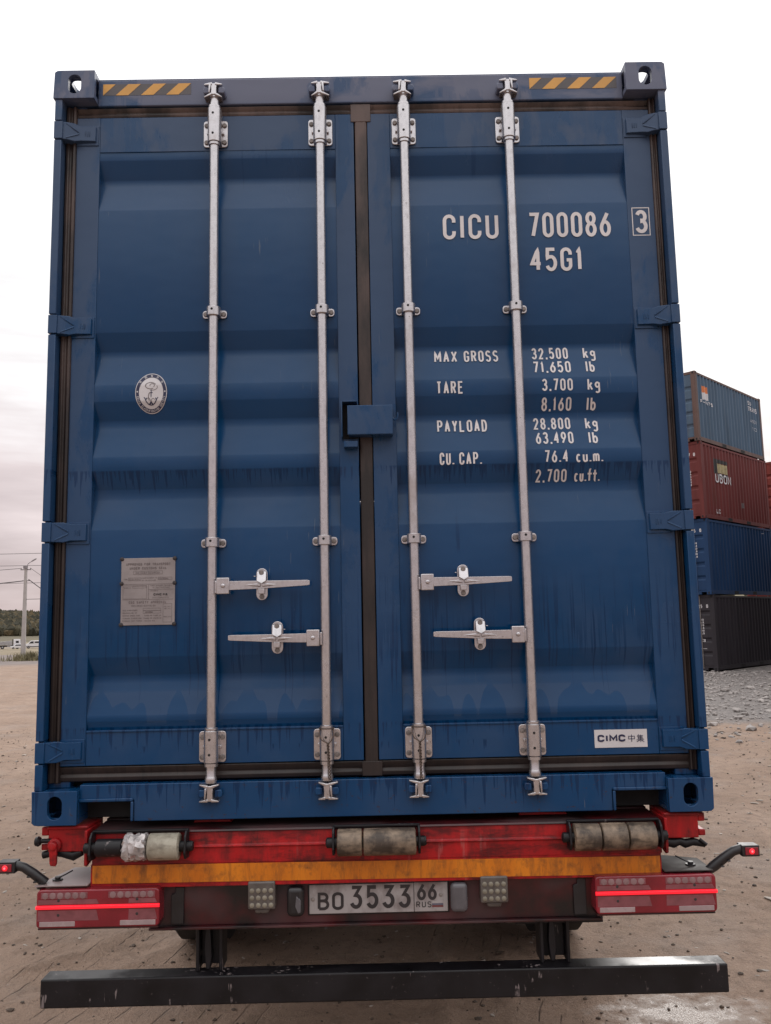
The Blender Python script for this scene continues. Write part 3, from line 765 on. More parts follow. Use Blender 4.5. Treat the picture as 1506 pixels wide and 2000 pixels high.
def oblong(cx, cy, w, h, n=36):
    r = w / 2; pts = []
    for k in range(n):
        a = 2 * math.pi * (k + .5) / n
        pts.append((cx + r * math.cos(a), cy + r * math.sin(a) + (h / 2 - r) * (1 if math.sin(a) > 0 else -1)))
    return pts
def casting(sx, ybase, ydir, top):
    w, d, h, t = .162, .178, .118, .022
    z0 = ZT - h if top else ZB
    m = MB()
    xo = sx * HW; U = (-sx, 0, 0)      # u runs inwards from the outer edge
    rr = .020; m.plate_hole((xo, ybase, z0), U, (0, 0, 1), (0, ydir, 0), w, h, oblong(.083, .060, .052, .080), t, (0, 1 if top else 0), rr)
    zs = z0 if top else z0 + rr
    m.plate_hole((xo, ybase + ydir * t, zs), (0, ydir, 0), (0, 0, 1), U, d - t, h - rr, oblong(.067, .060 if top else .040, .052, .072), t)
    ar = [(xo - sx * (rr - rr * math.cos(R(a))), (zs + h - rr + rr * math.sin(R(a))) if top else (zs - rr * math.sin(R(a)))) for a in range(0, 91, 15)] + [(xo - sx * rr, zs + h - rr if top else zs)]
    m.prism(ar, 'y', *sorted((ybase + ydir * t, ybase + ydir * d)))
    zt = z0 + h
    hor = [(a, b) for b, a in oblong(.083 - t / 2, (d - t) / 2, .064, .110)]
    if top:
        m.plate_hole((xo - sx * t, ybase + ydir * t, zt - t), U, (0, ydir, 0), (0, 0, 1), w - t, d - t, oblong(.061, .070, .064, .112), t)
        m.box(*sorted((xo - sx * t, xo - sx * w)), *sorted((ybase + ydir * t, ybase + ydir * d)), z0, z0 + t)
    else:
        m.plate_hole((xo - sx * t, ybase + ydir * t, z0), U, (0, ydir, 0), (0, 0, 1), w - t, d - t, oblong(.061, .070, .064, .112), t)
        m.box(*sorted((xo - sx * t, xo - sx * w)), *sorted((ybase + ydir * t, ybase + ydir * d)), zt - t, zt)
    if not top:
        m.box(*sorted((xo - sx * w, xo - sx * (w - t))), *sorted((ybase + ydir * t, ybase + ydir * d)), z0 + t, zt - t)
    return m.build('corner_casting', BL, cont, .009, seg=3)
for top in (0, 1):
    for sx in (-1, 1):
        casting(sx, 0., 1, top); casting(sx, CL, -1, top)

HINGE_Z = (1.421, 2.220, 3.022, 3.818)
for sx in (-1, 1):     # rear corner posts: an outer flange, notched at the hinges, and a recessed channel
    m = MB()
    def xb(a, b): return sorted((sx * a, sx * b))
    zz = [ZB + .118] + [q for z in HINGE_Z for q in (z - .041, z + .041)] + [ZT - .118]
    for a, b in zip(zz[0::2], zz[1::2]):
        m.box(*xb(1.184, 1.213), .006, .120, a, b)
    for z in HINGE_Z: m.box(*xb(1.186, 1.208), .020, .120, z - .041, z + .041)
    m.box(*xb(1.105, 1.184), .0665, .120, ZB + .118, ZT - .118)
    m.build('corner_post', BL, cont, .003)
    m = MB(); m.box(*xb(1.13, 1.215), CL - .12, CL - .004, ZB + .118, ZT - .118); m.build('corner_post', BL, cont, .003)

m = MB(); m.box(-1.057, 1.057, .047, .120, 3.940, 4.052); m.box(-1.057, 1.057, .052, .13, 4.052, 4.060)
m.build('door_header', BL, cont, .004)
NX0, NX1 = .862, 1.057
m = MB()
m.prism([(-NX0, ZB + .004), (NX0, ZB + .004), (NX0, 1.247), (NX1, 1.247), (NX1, 1.304), (-NX1, 1.304), (-NX1, 1.247), (-NX0, 1.247)], 'y', .028, .120)
for s in (-1, 1):
    m.box(*sorted((s * NX0, s * (NX0 + .010))), .020, .0279, ZB + .006, 1.244); m.box(*sorted((s * (NX0 + .002), s * NX1)), .020, .0279, 1.2445, 1.256)
m.build('door_sill', BL, cont, .003)
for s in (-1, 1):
    m = MB(); m.box(*sorted((s * .84, s * 1.10)), .121, .135, ZB + .002, 1.30); m.build('pocket_shade', M['hole'], cont)  # near-black plate gives the fork pocket its shade

def corr_wall(mb, axis_pts, zlo, zhi, xout, xin, pitch=.278):
    y0, y1 = axis_pts; y = y0; prof = []
    while y < y1:
        prof += [(y, xout), (y + .07, xout), (y + .07 + .069, xin), (y + .07 + .069 + .07, xin)]; y += pitch
    prof = [q for q in prof if q[0] < y1] + [(y1, xout)]
    vs = [(x, yy, zlo) for yy, x in prof] + [(x, yy, zhi) for yy, x in prof]; n = len(prof)
    return mb.add(vs, [(k, k + 1, n + k + 1, n + k) for k in range(n - 1)])
for sx in (-1, 1):
    m = corr_wall(MB(), (.121, CL - .121), ZB + .165, ZT - .062, sx * 1.212, sx * 1.176); m.build('side_wall', BL, cont, smooth=False)
    m = MB(); m.box(*sorted((sx * 1.155, sx * 1.215)), .179, CL - .179, ZT - .0615, ZT - .012); m.build('top_rail', BL, cont, .003)
    m = MB(); m.box(*sorted((sx * 1.165, sx * 1.215)), .179, CL - .179, ZB + .012, ZB + .1645); m.build('bottom_rail', BL, cont, .003)
m = MB(); m.box(-1.154, 1.154, .131, CL - .12, ZT - .03, ZT - .026); m.build('roof_sheet', BL, cont)
m = MB(); m.box(-1.164, 1.164, .14, CL - .12, ZB + .12, ZB + .15)
for k in range(30): m.box(-1.16, 1.16, .5 + k * .38, .56 + k * .38, ZB + .03, ZB + .1195)
m.build('floor_frame', M['inner'], cont)
m = MB(); m.box(-1.129, 1.129, CL - .06, CL - .03, ZB + .13, ZT - .031); m.build('front_wall', BL, cont)

# door panels ------------------------------------------------------
GROOVES = [(3.712, .206, .034), (3.000, .206, .034), (2.724, .212, .034), (2.454, .222, .034), (1.753, .207, .034)]
PY = .0585
PROF = [(3.765, PY), (3.735, PY)]
for zt, hh, d in GROOVES:
    PROF += [(zt + .004, PY), (zt - .0005, PY + .0015), (zt - .064, PY + d - .002), (zt - .069, PY + d), (zt - hh + .122, PY + d), (zt - hh + .112, PY + d - .0013), (zt - hh, PY + .001), (zt - hh - .006, PY)]
PROF += [(1.524, PY), (1.520, PY + .001), (1.497, PY + .011), (1.470, PY + .012)]
PZ = np.array([q[0] for q in PROF][::-1]); PYS = np.array([q[1] for q in PROF][::-1])
def panel_y(z, eps=.0022, x=0.): return float(np.interp(z, PZ, PYS)) - eps - .0009

def wavy(x, z): return .0013 * math.sin(x * 7 + z * 2.1) * math.sin(z * 5.3)
def make_door(x0, x1, px0, px1, hinge_side):
    m = MB(); z0, z1, p0, p1 = 1.366, 3.895, 1.488, 3.747; y0, y1 = .055, .1045
    m.box(x0, px0, y0, y1, z0, z1); m.box(px1, x1, y0, y1, z0, z1)
    m.box(px0 + .0004, px1 - .0004, y0 + .0006, y1, p1, z1); m.box(px0 + .0004, px1 - .0004, y0 + .0006, y1, z0, p0)
    m.box(px0 + .001, px1 - .001, y0 - .0035, y0 + .0004, p0 - .004, p0 + .004)
    d = m.build('door', BL, cont, .004)
    n = 26; vs = []
    for i in range(n + 1):
        x = px0 + (px1 - px0) * i / n
        for z, y in PROF: vs.append((x, y + wavy(x, z), z))
    k = len(PROF)
    m = MB().add(vs, [(i * k + j, (i + 1) * k + j, (i + 1) * k + j + 1, i * k + j + 1) for i in range(n) for j in range(k - 1)])
    m.build('door_panel', BL, d, ang=24)
    # rubber seal round the door: two ridges on each side
    g = MB(); s = hinge_side; xe = x0 if s < 0 else x1
    a, b = sorted((xe - s * .006, s * 1.184)); w = b - a
    g.box(a, b, .0605, .066, 1.306, 3.940)
    g.prism([(a + w * .02, .061), (a + w * .10, .047), (a + w * .32, .044), (a + w * .46, .052), (a + w * .58, .052), (a + w * .74, .042), (a + w * .92, .046), (a + w * .98, .061)], 'z', 1.308, 3.938)
    xa, xb_ = (a, x1 + .004) if s < 0 else (x0 - .004, b)
    for zc, zd in ((3.893, 3.9395), (1.3055, 1.368)):
        hz = zd - zc
        g.prism([(.080, zc), (.060, zc + .1 * hz), (.0565, zc + .32 * hz), (.064, zc + .5 * hz), (.058, zc + .68 * hz), (.054, zc + .9 * hz), (.080, zd)], 'x', xa, xb_)
    if s > 0:
        g.prism([(-.030, .080), (-.028, .056), (-.020, .0525), (.000, .0535), (.012, .0525), (.0195, .056), (.021, .080)], 'z', 1.312, 3.930)
        g.box(-.044, .036, .0515, .060, 3.86, 3.936); g.box(-.040, .034, .051, .060, 1.31, 1.362)
    g.build('door_seal', M['rubber'], d, .002)
    for z in HINGE_Z:
        h = MB(); X = lambda q: s * q
        h.box(*sorted((X(1.180), X(1.2135))), .0035, .060, z - .036, z + .036)           # lug on the post
        prof = [(1.181, .010), (1.165, .012), (1.140, .026), (1.118, .036), (1.062, .040), (1.058, .0545), (1.150, .0545), (1.181, .060)]
        top = [(X(a), b) for a, b in prof]
        n = len(top); zlo = [z - .036] * n; zhi = [z + .036] * n
        for i, (a, b) in enumerate(prof):
            if a < 1.13: zlo[i] += .006; zhi[i] -= .004
        h.add([(p[0], p[1], zlo[i]) for i, p in enumerate(top)] + [(p[0], p[1], zhi[i]) for i, p in enumerate(top)],
              [(i, (i + 1) % n, n + (i + 1) % n, n + i) for i in range(n)] + [tuple(range(n))[::-1], tuple(range(n, 2 * n))])
        for dz in (-1, 1):                                                               # pressed chevron
            h.add([(X(1.168), .0105, z + dz * .026), (X(1.124), .0300, z), (X(1.124), .0300, z + dz * .007), (X(1.168), .0075, z + dz * .033),
                   (X(1.168), .0165, z + dz * .026), (X(1.124), .0365, z), (X(1.124), .0365, z + dz * .007), (X(1.168), .0165, z + dz * .033)],
                  [(0, 1, 2, 3), (4, 7, 6, 5), (0, 4, 5, 1), (1, 5, 6, 2), (2, 6, 7, 3), (3, 7, 4, 0)])
        for q in (1.102, 1.094, 1.086): h.box(*sorted((X(q), X(q - .003))), .0355, .040, z - .011, z + .011)
        h.box(*sorted((X(1.052), X(1.140))), .0502, .0552, z - .043, z + .041)           # weld pad
        h.build('hinge', BL, d, .003)
    return d
doorL = make_door(-1.143, -.033, -1.048, -.107, -1)
doorR = make_door(.022, 1.160, .112, 1.050, 1)

# lock rods ---------------------------------------------------------
RODS = (-.584, -.166, .168, .584)
bm_ = MB(); bm_.lathe((0, 0, 0), (0, -1, 0), [(0, .0092), (.0045, .0092), (.0065, .0078), (.0068, .003)], 12)
bolt0 = None
def bolts(parent, pts):
    global bolt0
    for q in pts:
        if bolt0 is None:
            bolt0 = bm_.build('bolt', M['bolt'], parent, loc=None)
            bolt0.location = Vector(q) - OFF[parent.name]
            me = bolt0.data
            for v in me.vertices: v.co += OFF[parent.name]     # mesh back to its own origin
            OFF[bolt0.name] = Vector(q)
        else: inst(bolt0, parent, q)
RY, RR_ = .020, .0172
def guide(parent, x, z0, z1, pz0, pz1, w, four):
    m = MB(); n = 14; y0 = .0545 if True else 0
    r = .0265; t = .0
    # sleeve: half round front with straight cheeks down to the plate
    out = [(x - r, .0525), (x - r, RY)] + [(x + r * math.cos(R(180 + 180 * k / n)), RY + r * math.sin(R(180 + 180 * k / n))) for k in range(1, n)] + [(x + r, RY), (x + r, .0525)]
    m.prism(out, 'z', z0, z1)
    pl = []
    hw = w / 2; rc = .011
    for cx, cz, a0 in ((x + hw - rc, pz1 - rc, 0), (x - hw + rc, pz1 - rc, 90), (x - hw + rc, pz0 + rc, 180), (x + hw - rc, pz0 + rc, 270)):
        pl += [(cx + rc * math.cos(R(a0 + 30 * k)), cz + rc * math.sin(R(a0 + 30 * k))) for k in range(4)]
    m.prism(pl, 'y', .0465, .0530)
    if four:
        for s in (-1, 1): m.box(*sorted((x + s * .0262, x + s * .034)), .036, .0467, (pz0 + pz1) / 2 - .006, (pz0 + pz1) / 2 + .006)
    g = m.build('rod_guide', M['galv'], parent, .0018)
    bx = w / 2 - .0125
    if four: bolts(parent, [(x + s * bx, .0467, z) for s in (-1, 1) for z in (pz0 + .019, pz1 - .021)])
    else: bolts(parent, [(x + s * bx, .0467, (pz0 + pz1) / 2) for s in (-1, 1)])
    for zz in ((z0 + .030, z1 - .030) if four else ((z0 + z1) / 2 + .004,)):
        h = MB(); h.cyl((x - .002, RY - r - .0008, zz), (x - .002, RY - r + .004, zz), .0048, n=10); h.build('grease_hole', M['hole'], parent)  # black disc standing for the shaded hole
def cam_shape(m, x, z0, z1, flip, up):
    zc = (z0 + z1) / 2; hh = (z1 - z0) / 2
    m.prism([(x - .012, z0 + .006), (x + .012, z0 + .006), (x + .010, zc), (x + .012, z1 - .006), (x - .012, z1 - .006), (x - .010, zc)], 'y', -.006, .046)
    for s in (-1, 1):
        L = .040 if s == flip else .032
        for e in (-1, 1):
            zb = zc + e * hh * .70
            m.add([(x + s * .006, -.010, zb - .006), (x + s * L, .006, zb + e * .006 - .003), (x + s * L, .006, zb + e * .006 + .003), (x + s * .006, -.010, zb + .006),
                   (x + s * .006, .046, zb - .006), (x + s * L * .95, .044, zb + e * .006 - .003), (x + s * L * .95, .044, zb + e * .006 + .003), (x + s * .006, .046, zb + .006)],
                  [(0, 1, 2, 3), (4, 7, 6, 5), (0, 4, 5, 1), (1, 5, 6, 2), (2, 6, 7, 3), (3, 7, 4, 0)])
    m.add([(x + flip * .014, -.011, zc - hh * .6), (x + flip * .020, -.009, zc - hh * .6), (x + flip * .018, -.011, zc + hh * .6), (x + flip * .010, -.011, zc + hh * .6),
           (x + flip * .014, .03, zc - hh * .6), (x + flip * .020, .03, zc - hh * .6), (x + flip * .018, .03, zc + hh * .6), (x + flip * .010, .03, zc + hh * .6)],
          [(0, 1, 2, 3), (4, 7, 6, 5), (0, 4, 5, 1), (1, 5, 6, 2), (2, 6, 7, 3), (3, 7, 4, 0)])
HANDLES = {0: (1, 2.008, -.221, -.398), 1: (-1, 1.812, -.521, -.342), 2: (1, 2.007, .525, .345), 3: (-1, 1.810, .230, .401)}
for i, x in enumerate(RODS):
    m = MB()
    m.lathe((x, RY, 1.300), (0, 0, 1), [(0, .012), (.004, .020), (.014, .0225), (.024, .020), (.028, RR_ + .001), (.060, RR_ + .001), (.061, .0245), (.072, .0245), (.073, RR_),
            (.188, RR_), (.189, .0235), (.196, .0235), (.199, RR_ + .0005), (2.446, RR_ + .0005), (2.447, .0225), (2.457, .0225), (2.458, RR_), (2.603, RR_), (2.604, .0235), (2.613, .0235), (2.614, RR_),
            (2.644, RR_), (2.645, .022), (2.655, .022), (2.659, .014)], 24)
    rod = m.build('lock_rod', M['galv'], cont)
    guide(rod, x, 1.374, 1.487, 1.371, 1.482, .098, True)
    guide(rod, x, 3.758, 3.903, 3.757, 3.869, .096, True)
    for zc in (3.064, 2.171): guide(rod, x, zc - .018, zc + .018, zc - .017, zc + .015, .094, False)
    for z0, z1 in ((1.236, 1.302), (3.945, 4.004)):
        m = MB(); cam_shape(m, x, z0, z1, -1 if i in (0, 2) else 1, z0 > 2); m.build('cam', M['galv'], rod, .0025)
        zc = (z0 + z1) / 2
        for s in (-1, 1):
            m = MB(); ya = .0275 if z0 < 2 else .0465
            m.prism([(x + s * .016, zc - .012), (x + s * .040, zc - .014), (x + s * .044, zc - .002), (x + s * .040, zc + .013), (x + s * .018, zc + .012)], 'y', .002, ya)
            m.build('cam_keeper', BL, rod, .003)
    # handle with hub on the rod and a pill shaped catch on the door
    s, z, xe, xc = HANDLES[i]
    m = MB()
    x0 = x + s * .018
    m.box(*sorted((x0 + s * .003, x0 + s * .050)), -.008, .030, z - .030, z + .030)
    m.lathe((x0 + s * .027, -.0081, z), (0, -1, 0), [(0, .0085), (.005, .0075), (.006, .003)], 12)
    m.box(*sorted((x0 - s * .010, x0 + s * .0029)), .008, .030, z - .027, z + .020)
    m.build('handle_hub', M['galv'], rod, .005)
    m = MB(); xs_ = x0 + s * .048
    dz = .004
    m.add([(xs_, -.004, z - .016), (xc, -.006, z - .013), (xe - s * .01, -.002, z - .008 + dz), (xe, -.001, z - .006 + dz), (xe, -.001, z + .010 + dz), (xe - s * .01, -.002, z + .012 + dz), (xc, -.006, z + .016), (xs_, -.004, z + .017),
           (xs_, .010, z - .016), (xc, .008, z - .013), (xe - s * .01, .009, z - .008 + dz), (xe, .009, z - .006 + dz), (xe, .009, z + .010 + dz), (xe - s * .01, .009, z + .012 + dz), (xc, .008, z + .016), (xs_, .010, z + .017)],
          [(0, 1, 6, 7), (1, 2, 5, 6), (2, 3, 4, 5), (8, 15, 14, 9), (9, 14, 13, 10), (10, 13, 12, 11), (7, 6, 14, 15), (6, 5, 13, 14), (5, 4, 12, 13), (0, 8, 9, 1), (1, 9, 10, 2), (2, 10, 11, 3), (3, 11, 12, 4), (0, 7, 15, 8)])
    for sg in (-1, 1):      # pressed rib either side of the catch
        m.add([(xc + sg * .004, -.013, z - .004), (xc + sg * .062, -.006, z + .001), (xc + sg * .004, -.013, z + .006), (xc + sg * .004, -.004, z - .008), (xc + sg * .062, -.004, z + .001), (xc + sg * .004, -.004, z + .010)],
              [(0, 1, 2), (0, 3, 4, 1), (2, 1, 4, 5), (3, 5, 4)])
    m.build('handle', M['galv'], rod, .003)
    m = MB(); hw = .021; hz = .059; zc = z + .004
    pill = [(xc + hw * math.cos(R(a)), zc + hz - hw + hw * math.sin(R(a))) for a in range(0, 181, 20)] + [(xc + hw * math.cos(R(a)), zc - hz + hw + hw * math.sin(R(a))) for a in range(180, 361, 20)]
    m.prism(pill, 'y', .010, .018)
    m.box(xc - .012, xc + .012, .0181, PY + .012, zc - hz + .012, zc + hz - .012)
    m.add([(xc - .016, -.004, zc + .046), (xc + .017, -.004, zc + .046), (xc + .019, -.017, zc + .012), (xc + .002, -.019, zc + .001), (xc - .017, -.016, zc + .012),
           (xc - .016, .0099, zc + .050), (xc + .017, .0099, zc + .050), (xc + .019, -.006, zc + .012), (xc + .002, -.007, zc + .001), (xc - .017, -.006, zc + .012)],
          [(0, 1, 2, 4), (4, 2, 3), (5, 9, 7, 6), (9, 8, 7), (0, 5, 6, 1), (1, 6, 7, 2), (2, 7, 8, 3), (3, 8, 9, 4), (4, 9, 5, 0)])
    m.box(xc - .011, xc + .011, -.010, .0098, zc - .036, zc - .017); m.box(xc - s * .026 - .004, xc - s * .026 + .004, .004, .012, zc + .028, zc + .031)
    m.build('handle_catch', M['galv'], rod, .0025)
    bolts(rod, [(xc, -.0042, zc + .042), (xc, .0098, zc - .046)])

# seal box over the joint of the doors
m = MB(); m.box(-.073, .098, -.004, .001, 2.566, 2.679); m.box(-.069, .098, .0012, .0545, 2.673, 2.679); m.box(-.069, .098, .0012, .0545, 2.5662, 2.572); m.box(.092, .098, .0012, .0545, 2.5722, 2.6728)
m.build('seal_cover', BL, doorR, .0025)
m = MB(); m.tube([(.098, .012, 2.632), (.104, .008, 2.622), (.113, .004, 2.624), (.118, .002, 2.636), (.117, .002, 2.650)], .0035, 8); m.build('wire_hook', BL, doorR)
m = MB(); m.box(-.0965, -.0925, -.002, .0545, 2.558, 2.698); m.box(-.0925, -.036, .0005, .0545, 2.694, 2.699); m.box(-.088, -.036, .010, .0545, 2.522, 2.545); m.build('seal_bracket', BL, doorL, .0015)
m = MB(); m.box(-.0922, -.034, .050, .0548, 2.562, 2.6935); m.build('bracket_shade', M['hole'], doorL)  # near-black sheet painted as the shade inside the bracket

# lettering on the doors (follows the pressed panel)
ms = .012
def print_line(pcs):
    m = MB(); put2d(m, pcs, panel_y); m.build('lettering', M['letter'], doorR, smooth=False)
print_line(text2d('CICU', .314, 3.358, .104, .534, .44, .15, .135, ms))
print_line(text2d('700086', .652, 3.360, .104, .980, .45, .125, .135, ms))
print_line(text2d('45G1', .654, 3.220, .097, .862, .44, .13, .14, ms))
ROWS = [('MAX', .267, .356, 2.864, .049), ('GROSS', .383, .517, 2.864, .049), ('32,500', .649, .791, 2.870, .049), ('kg', .850, .898, 2.870, .049), ('71,650', .649, .796, 2.811, .049), ('lb', .855, .889, 2.811, .049),
        ('TARE', .270, .374, 2.732, .050), ('3,700', .679, .798, 2.737, .048), ('kg', .855, .903, 2.736, .048), ('8,160', .677, .793, 2.664, .049), ('lb', .853, .888, 2.663, .049),
        ('PAYLOAD', .271, .464, 2.586, .050), ('28,800', .644, .787, 2.590, .048), ('kg', .845, .893, 2.589, .048), ('63,490', .648, .793, 2.530, .049), ('lb', .852, .887, 2.529, .049),
        ('CU.', .275, .330, 2.454, .048), ('CAP.', .350, .436, 2.454, .048), ('76.4', .676, .767, 2.456, .048), ('cu.m.', .797, .900, 2.455, .048), ('2,700', .643, .762, 2.385, .047), ('cu.ft.', .792, .890, 2.385, .047)]
for s_, a, b, z, h in ROWS: print_line(text2d(s_, a, z, h, b, .44, .16, .138, ms))
m = MB(); put2d(m, text2d('3', 1.078, 3.370, .097, 1.126, .5, .1, .15), .0538)
put2d(m, [stroke([(1.067, 3.362), (1.134, 3.362), (1.134, 3.476), (1.067, 3.476)], .0035, True)], .0538)
m.build('check_digit', M['letter'], doorR, smooth=False)

# classification emblem
EX, EZ, EA, EB = -.829, 2.759, .061, .079
em = MB()
def ering(m, a0, b0, a1, b1, eps, n=56, rad=4):
    vs = []
    for j in range(rad + 1):
        t = j / rad; a, b = a0 + (a1 - a0) * t, b0 + (b1 - b0) * t
        for k in range(n):
            q = 2 * math.pi * k / n; z = EZ + b * math.sin(q); vs.append((EX + a * math.cos(q), panel_y(z, eps), z))
    m.add(vs, [(j * n + k, j * n + (k + 1) % n, (j + 1) * n + (k + 1) % n, (j + 1) * n + k) for j in range(rad) for k in range(n)])
ering(em, .0005, .0005, EA, EB, .0018, rad=12); emb = em.build('emblem', M['sticker'], doorL, smooth=False)
m = MB(); ering(m, EA * .77, EB * .79, EA * .955, EB * .965, .0026, rad=3)
def est(pts, w, cl=False): put2d(m, [stroke([(EX + u, EZ + v) for u, v in pts], w, cl, .006)], lambda z: panel_y(z, .0027))
est([(0, .006), (0, -.018)], .0032); est([(-.006, .000), (.006, .000)], .0026); est(arc(0, .009, .0022, .0026, 0, 360), .0014)
est(arc(0, -.010, .024, .038, 205, 335, 14), .0034); est([(-.027, -.018), (-.020, -.028), (-.017, -.020)], .003); est([(.027, -.018), (.020, -.028), (.017, -.020)], .003)
est([(-.006, -.047), (0, -.036), (.006, -.047)], .005)
m.build('emblem_print', M['navy'], emb, smooth=False)
m = MB()
def est2(pts, w, cl=False): put2d(m, [stroke([(EX + u, EZ + v) for u, v in pts], w, cl, .006)], lambda z: panel_y(z, .0028))
est2(arc(-.002, .028, .020, .013, 20, 300, 16), .0022); est2(arc(.004, .029, .009, .007, -60, 200, 12), .0020); est2(arc(.006, .022, .018, .012, 250, 390, 10), .0018)
est2(arc(-.004, -.016, .006, .016, 60, 250, 10), .0026); est2(arc(.008, -.032, .007, .009, 20, 220, 8), .0018); est2(arc(-.010, -.030, .007, .009, -20, 160, 8), .0018)
m.build('emblem_shading', M['fadeink'], emb, smooth=False)
m = MB()
def ring_text(chars, a0, a1, flip):
    for k, c in enumerate(chars):
        if c == ' ': continue
        q = R(a0 + (a1 - a0) * k / (len(chars) - 1)); ca, cb = EA * .862, EB * .878
        cx, cz = EX + ca * math.cos(q), EZ + cb * math.sin(q); h = .0085 if flip else .0095; w = .0048 if flip else .0085
        up = math.atan2(math.sin(q) / cb, math.cos(q) / ca)
        if flip: up += math.pi
        for vs, fs in glyph(c, -w / 2, -h / 2, w, h, .0012 if not flip else .0014):
            o = []
            for p_ in vs:
                rx = p_[0] * math.sin(up) + p_[1] * math.cos(up); rz = -p_[0] * math.cos(up) + p_[1] * math.sin(up)
                o.append((cx + rx, panel_y(cz + rz, .0032), cz + rz))
            m.add(o, fs)
ring_text(['zhong', 'guo', 'chuan', 'jie', 'she'], 142, 38, False)
ring_text('CHINA CLASSIFICATION SOCIETY', 194, 346, True)
est2(arc(-EA * .862, .004, .0022, .0022, 0, 360, 8), .0022); est2(arc(EA * .862, .004, .0022, .0022, 0, 360, 8), .0022)
m.build('emblem_lettering', M['sticker'], emb, smooth=False)

# maker's approval plate with six rivets
PX0, PX1, PZ0, PZ1, PYF = -.930, -.7285, 1.871, 2.121, .0535
m = MB(); m.box(PX0, PX1, PYF, .0575, PZ0, PZ1); pl = m.build('approval_plate', M['tin'], doorL, .001)
m = MB(); P2 = lambda pcs: put2d(m, pcs, PYF - .0008)
def pline(u0, v0, u1, v1, w=.0012): P2([stroke([(PX0 + u0, PZ1 - v0), (PX0 + u1, PZ1 - v1)], w)])
def prect(u0, v0, u1, v1, w=.0010): P2([stroke([(PX0 + u0, PZ1 - v0), (PX0 + u1, PZ1 - v0), (PX0 + u1, PZ1 - v1), (PX0 + u0, PZ1 - v1)], w, True)])
def ptx(s_, u0, u1, v, h, sw=.16): P2(text2d(s_, PX0 + u0, PZ1 - v, h, PX0 + u1, .55, .16, sw))
ptx('APPROVED FOR TRANSPORT', .018, .184, .028, .0095, .2); ptx('UNDER CUSTOMS SEAL', .032, .170, .043, .0095, .2); prect(.046, .049, .154, .061); ptx('CHN', .054, .068, .0585, .006); ptx('CC82.07W9C04', .072, .146, .0585, .006)
ptx('TYPE', .010, .024, .082, .005); prect(.028, .074, .074, .084); ptx('CX10-01CIM', .030, .070, .082, .005); ptx('MANUFACTURERS NO', .077, .134, .077, .0042); ptx('OF THE CONTAINER', .079, .130, .086, .0042); prect(.138, .073, .190, .082); ptx('CICU700086', .140, .176, .0805, .005)
pline(.006, .098, .196, .098); prect(.008, .103, .096, .152); ptx('OWNERS NO', .012, .036, .113, .004); prect(.044, .105, .094, .112)
pline(.103, .100, .103, .154); ptx('TIMBER COMPONENT TREATMENT', .108, .190, .106, .004); ptx('IM DELTAMETHRIN', .118, .184, .113, .004); pline(.103, .118, .196, .118); ptx('MANUFACTURED BY', .108, .138, .125, .0038); ptx('CHINA INTERNATIONAL', .118, .180, .150, .0036); pline(.006, .155, .196, .155)
ptx('CSC SAFETY APPROVAL', .030, .170, .170, .0095, .2); ptx('CHN-CCSZ-037W0-04', .040, .130, .181, .006)
for k, (s_, u1) in enumerate((('DATE MANUFACTURED', .062), ('IDENTIFICATION NO', .060), ('MAXIMUM GROSS MASS', .072), ('ALLOWABLE STACKING LOAD', .078), ('RACKING TEST FORCE', .080))): ptx(s_, .008, u1, .197 + k * .0098, .0048)
prect(.084, .188, .150, .196); prect(.084, .197, .150, .206); ptx('CICU7000863', .092, .120, .2045, .005); ptx('32500 KG 71650 LB', .088, .150, .217, .0048); ptx('216000 KG 476190 LB', .086, .152, .2268, .0048); ptx('15240 KG', .088, .128, .2366, .0048)
prect(.158, .172, .190, .240); ptx('END WALL', .162, .186, .184, .004); ptx('SIDE WALL', .162, .186, .192, .004); ptx('FIRST EXAM', .160, .188, .222, .004)
m.build('plate_engraving', M['fadeink'], pl, smooth=False)
m = MB(); P2 = lambda pcs: put2d(m, pcs, PYF - .0010)
P2(text2d('CIMC', PX0 + .122, PZ1 - .141, .0085, PX0 + .152, .62, .1, .26)); P2(text2d(['zhong', 'ji'], PX0 + .156, PZ1 - .141, .0085, PX0 + .174, .9, .15, .14))
m.build('plate_logo', M['ink'], pl, smooth=False)
for u in (PX0 + .002, PX1 - .002):
    for v in (PZ0 + .003, PZ0 + .155, PZ1 - .003):
        m = MB(); m.lathe((u, PYF, v), (0, -1, 0), [(0, .008), (.003, .007), (.005, .003)], 10); m.build('rivet', M['ink'], pl)

# white maker sticker, bottom right
m = MB(); m.box(.813, 1.0065, .0535, .0556, 1.3915, 1.4555); st = m.build('maker_sticker', M['sticker'], doorR)
m = MB(); put2d(m, text2d('CIMC', .824, 1.412, .026, .926, .66, .10, .26), .0527); put2d(m, text2d(['zhong'], .936, 1.411, .026, .962, .9, .1, .09), .0527); put2d(m, text2d(['ji'], .965, 1.410, .027, .995, .9, .1, .075), .0527)
m.build('sticker_print', M['navy'], st, smooth=False)

# hazard strips on the header
for x0 in (-1.036, .681):
    z0, z1, y = 3.986, 4.034, .0462
    m = MB(); m.box(x0, x0 + .352, y, .0472, z0, z1); hz_ = m.build('hazard_strip', M['hazdark'], cont)
    for k in range(4):
        a = x0 + k * .101 - .001
        tri = [(a, z1), (a + .050, z1), (a, z0)] if k == 0 else [(a, z1), (a + .050, z1), (a, z0), (a - .050, z0)]
        m = MB(); m.add([(p_[0], y - .0007, p_[1]) for p_ in tri], [tuple(range(len(tri)))]); m.build('hazard_stripe', M['hazyel'], hz_, smooth=False)

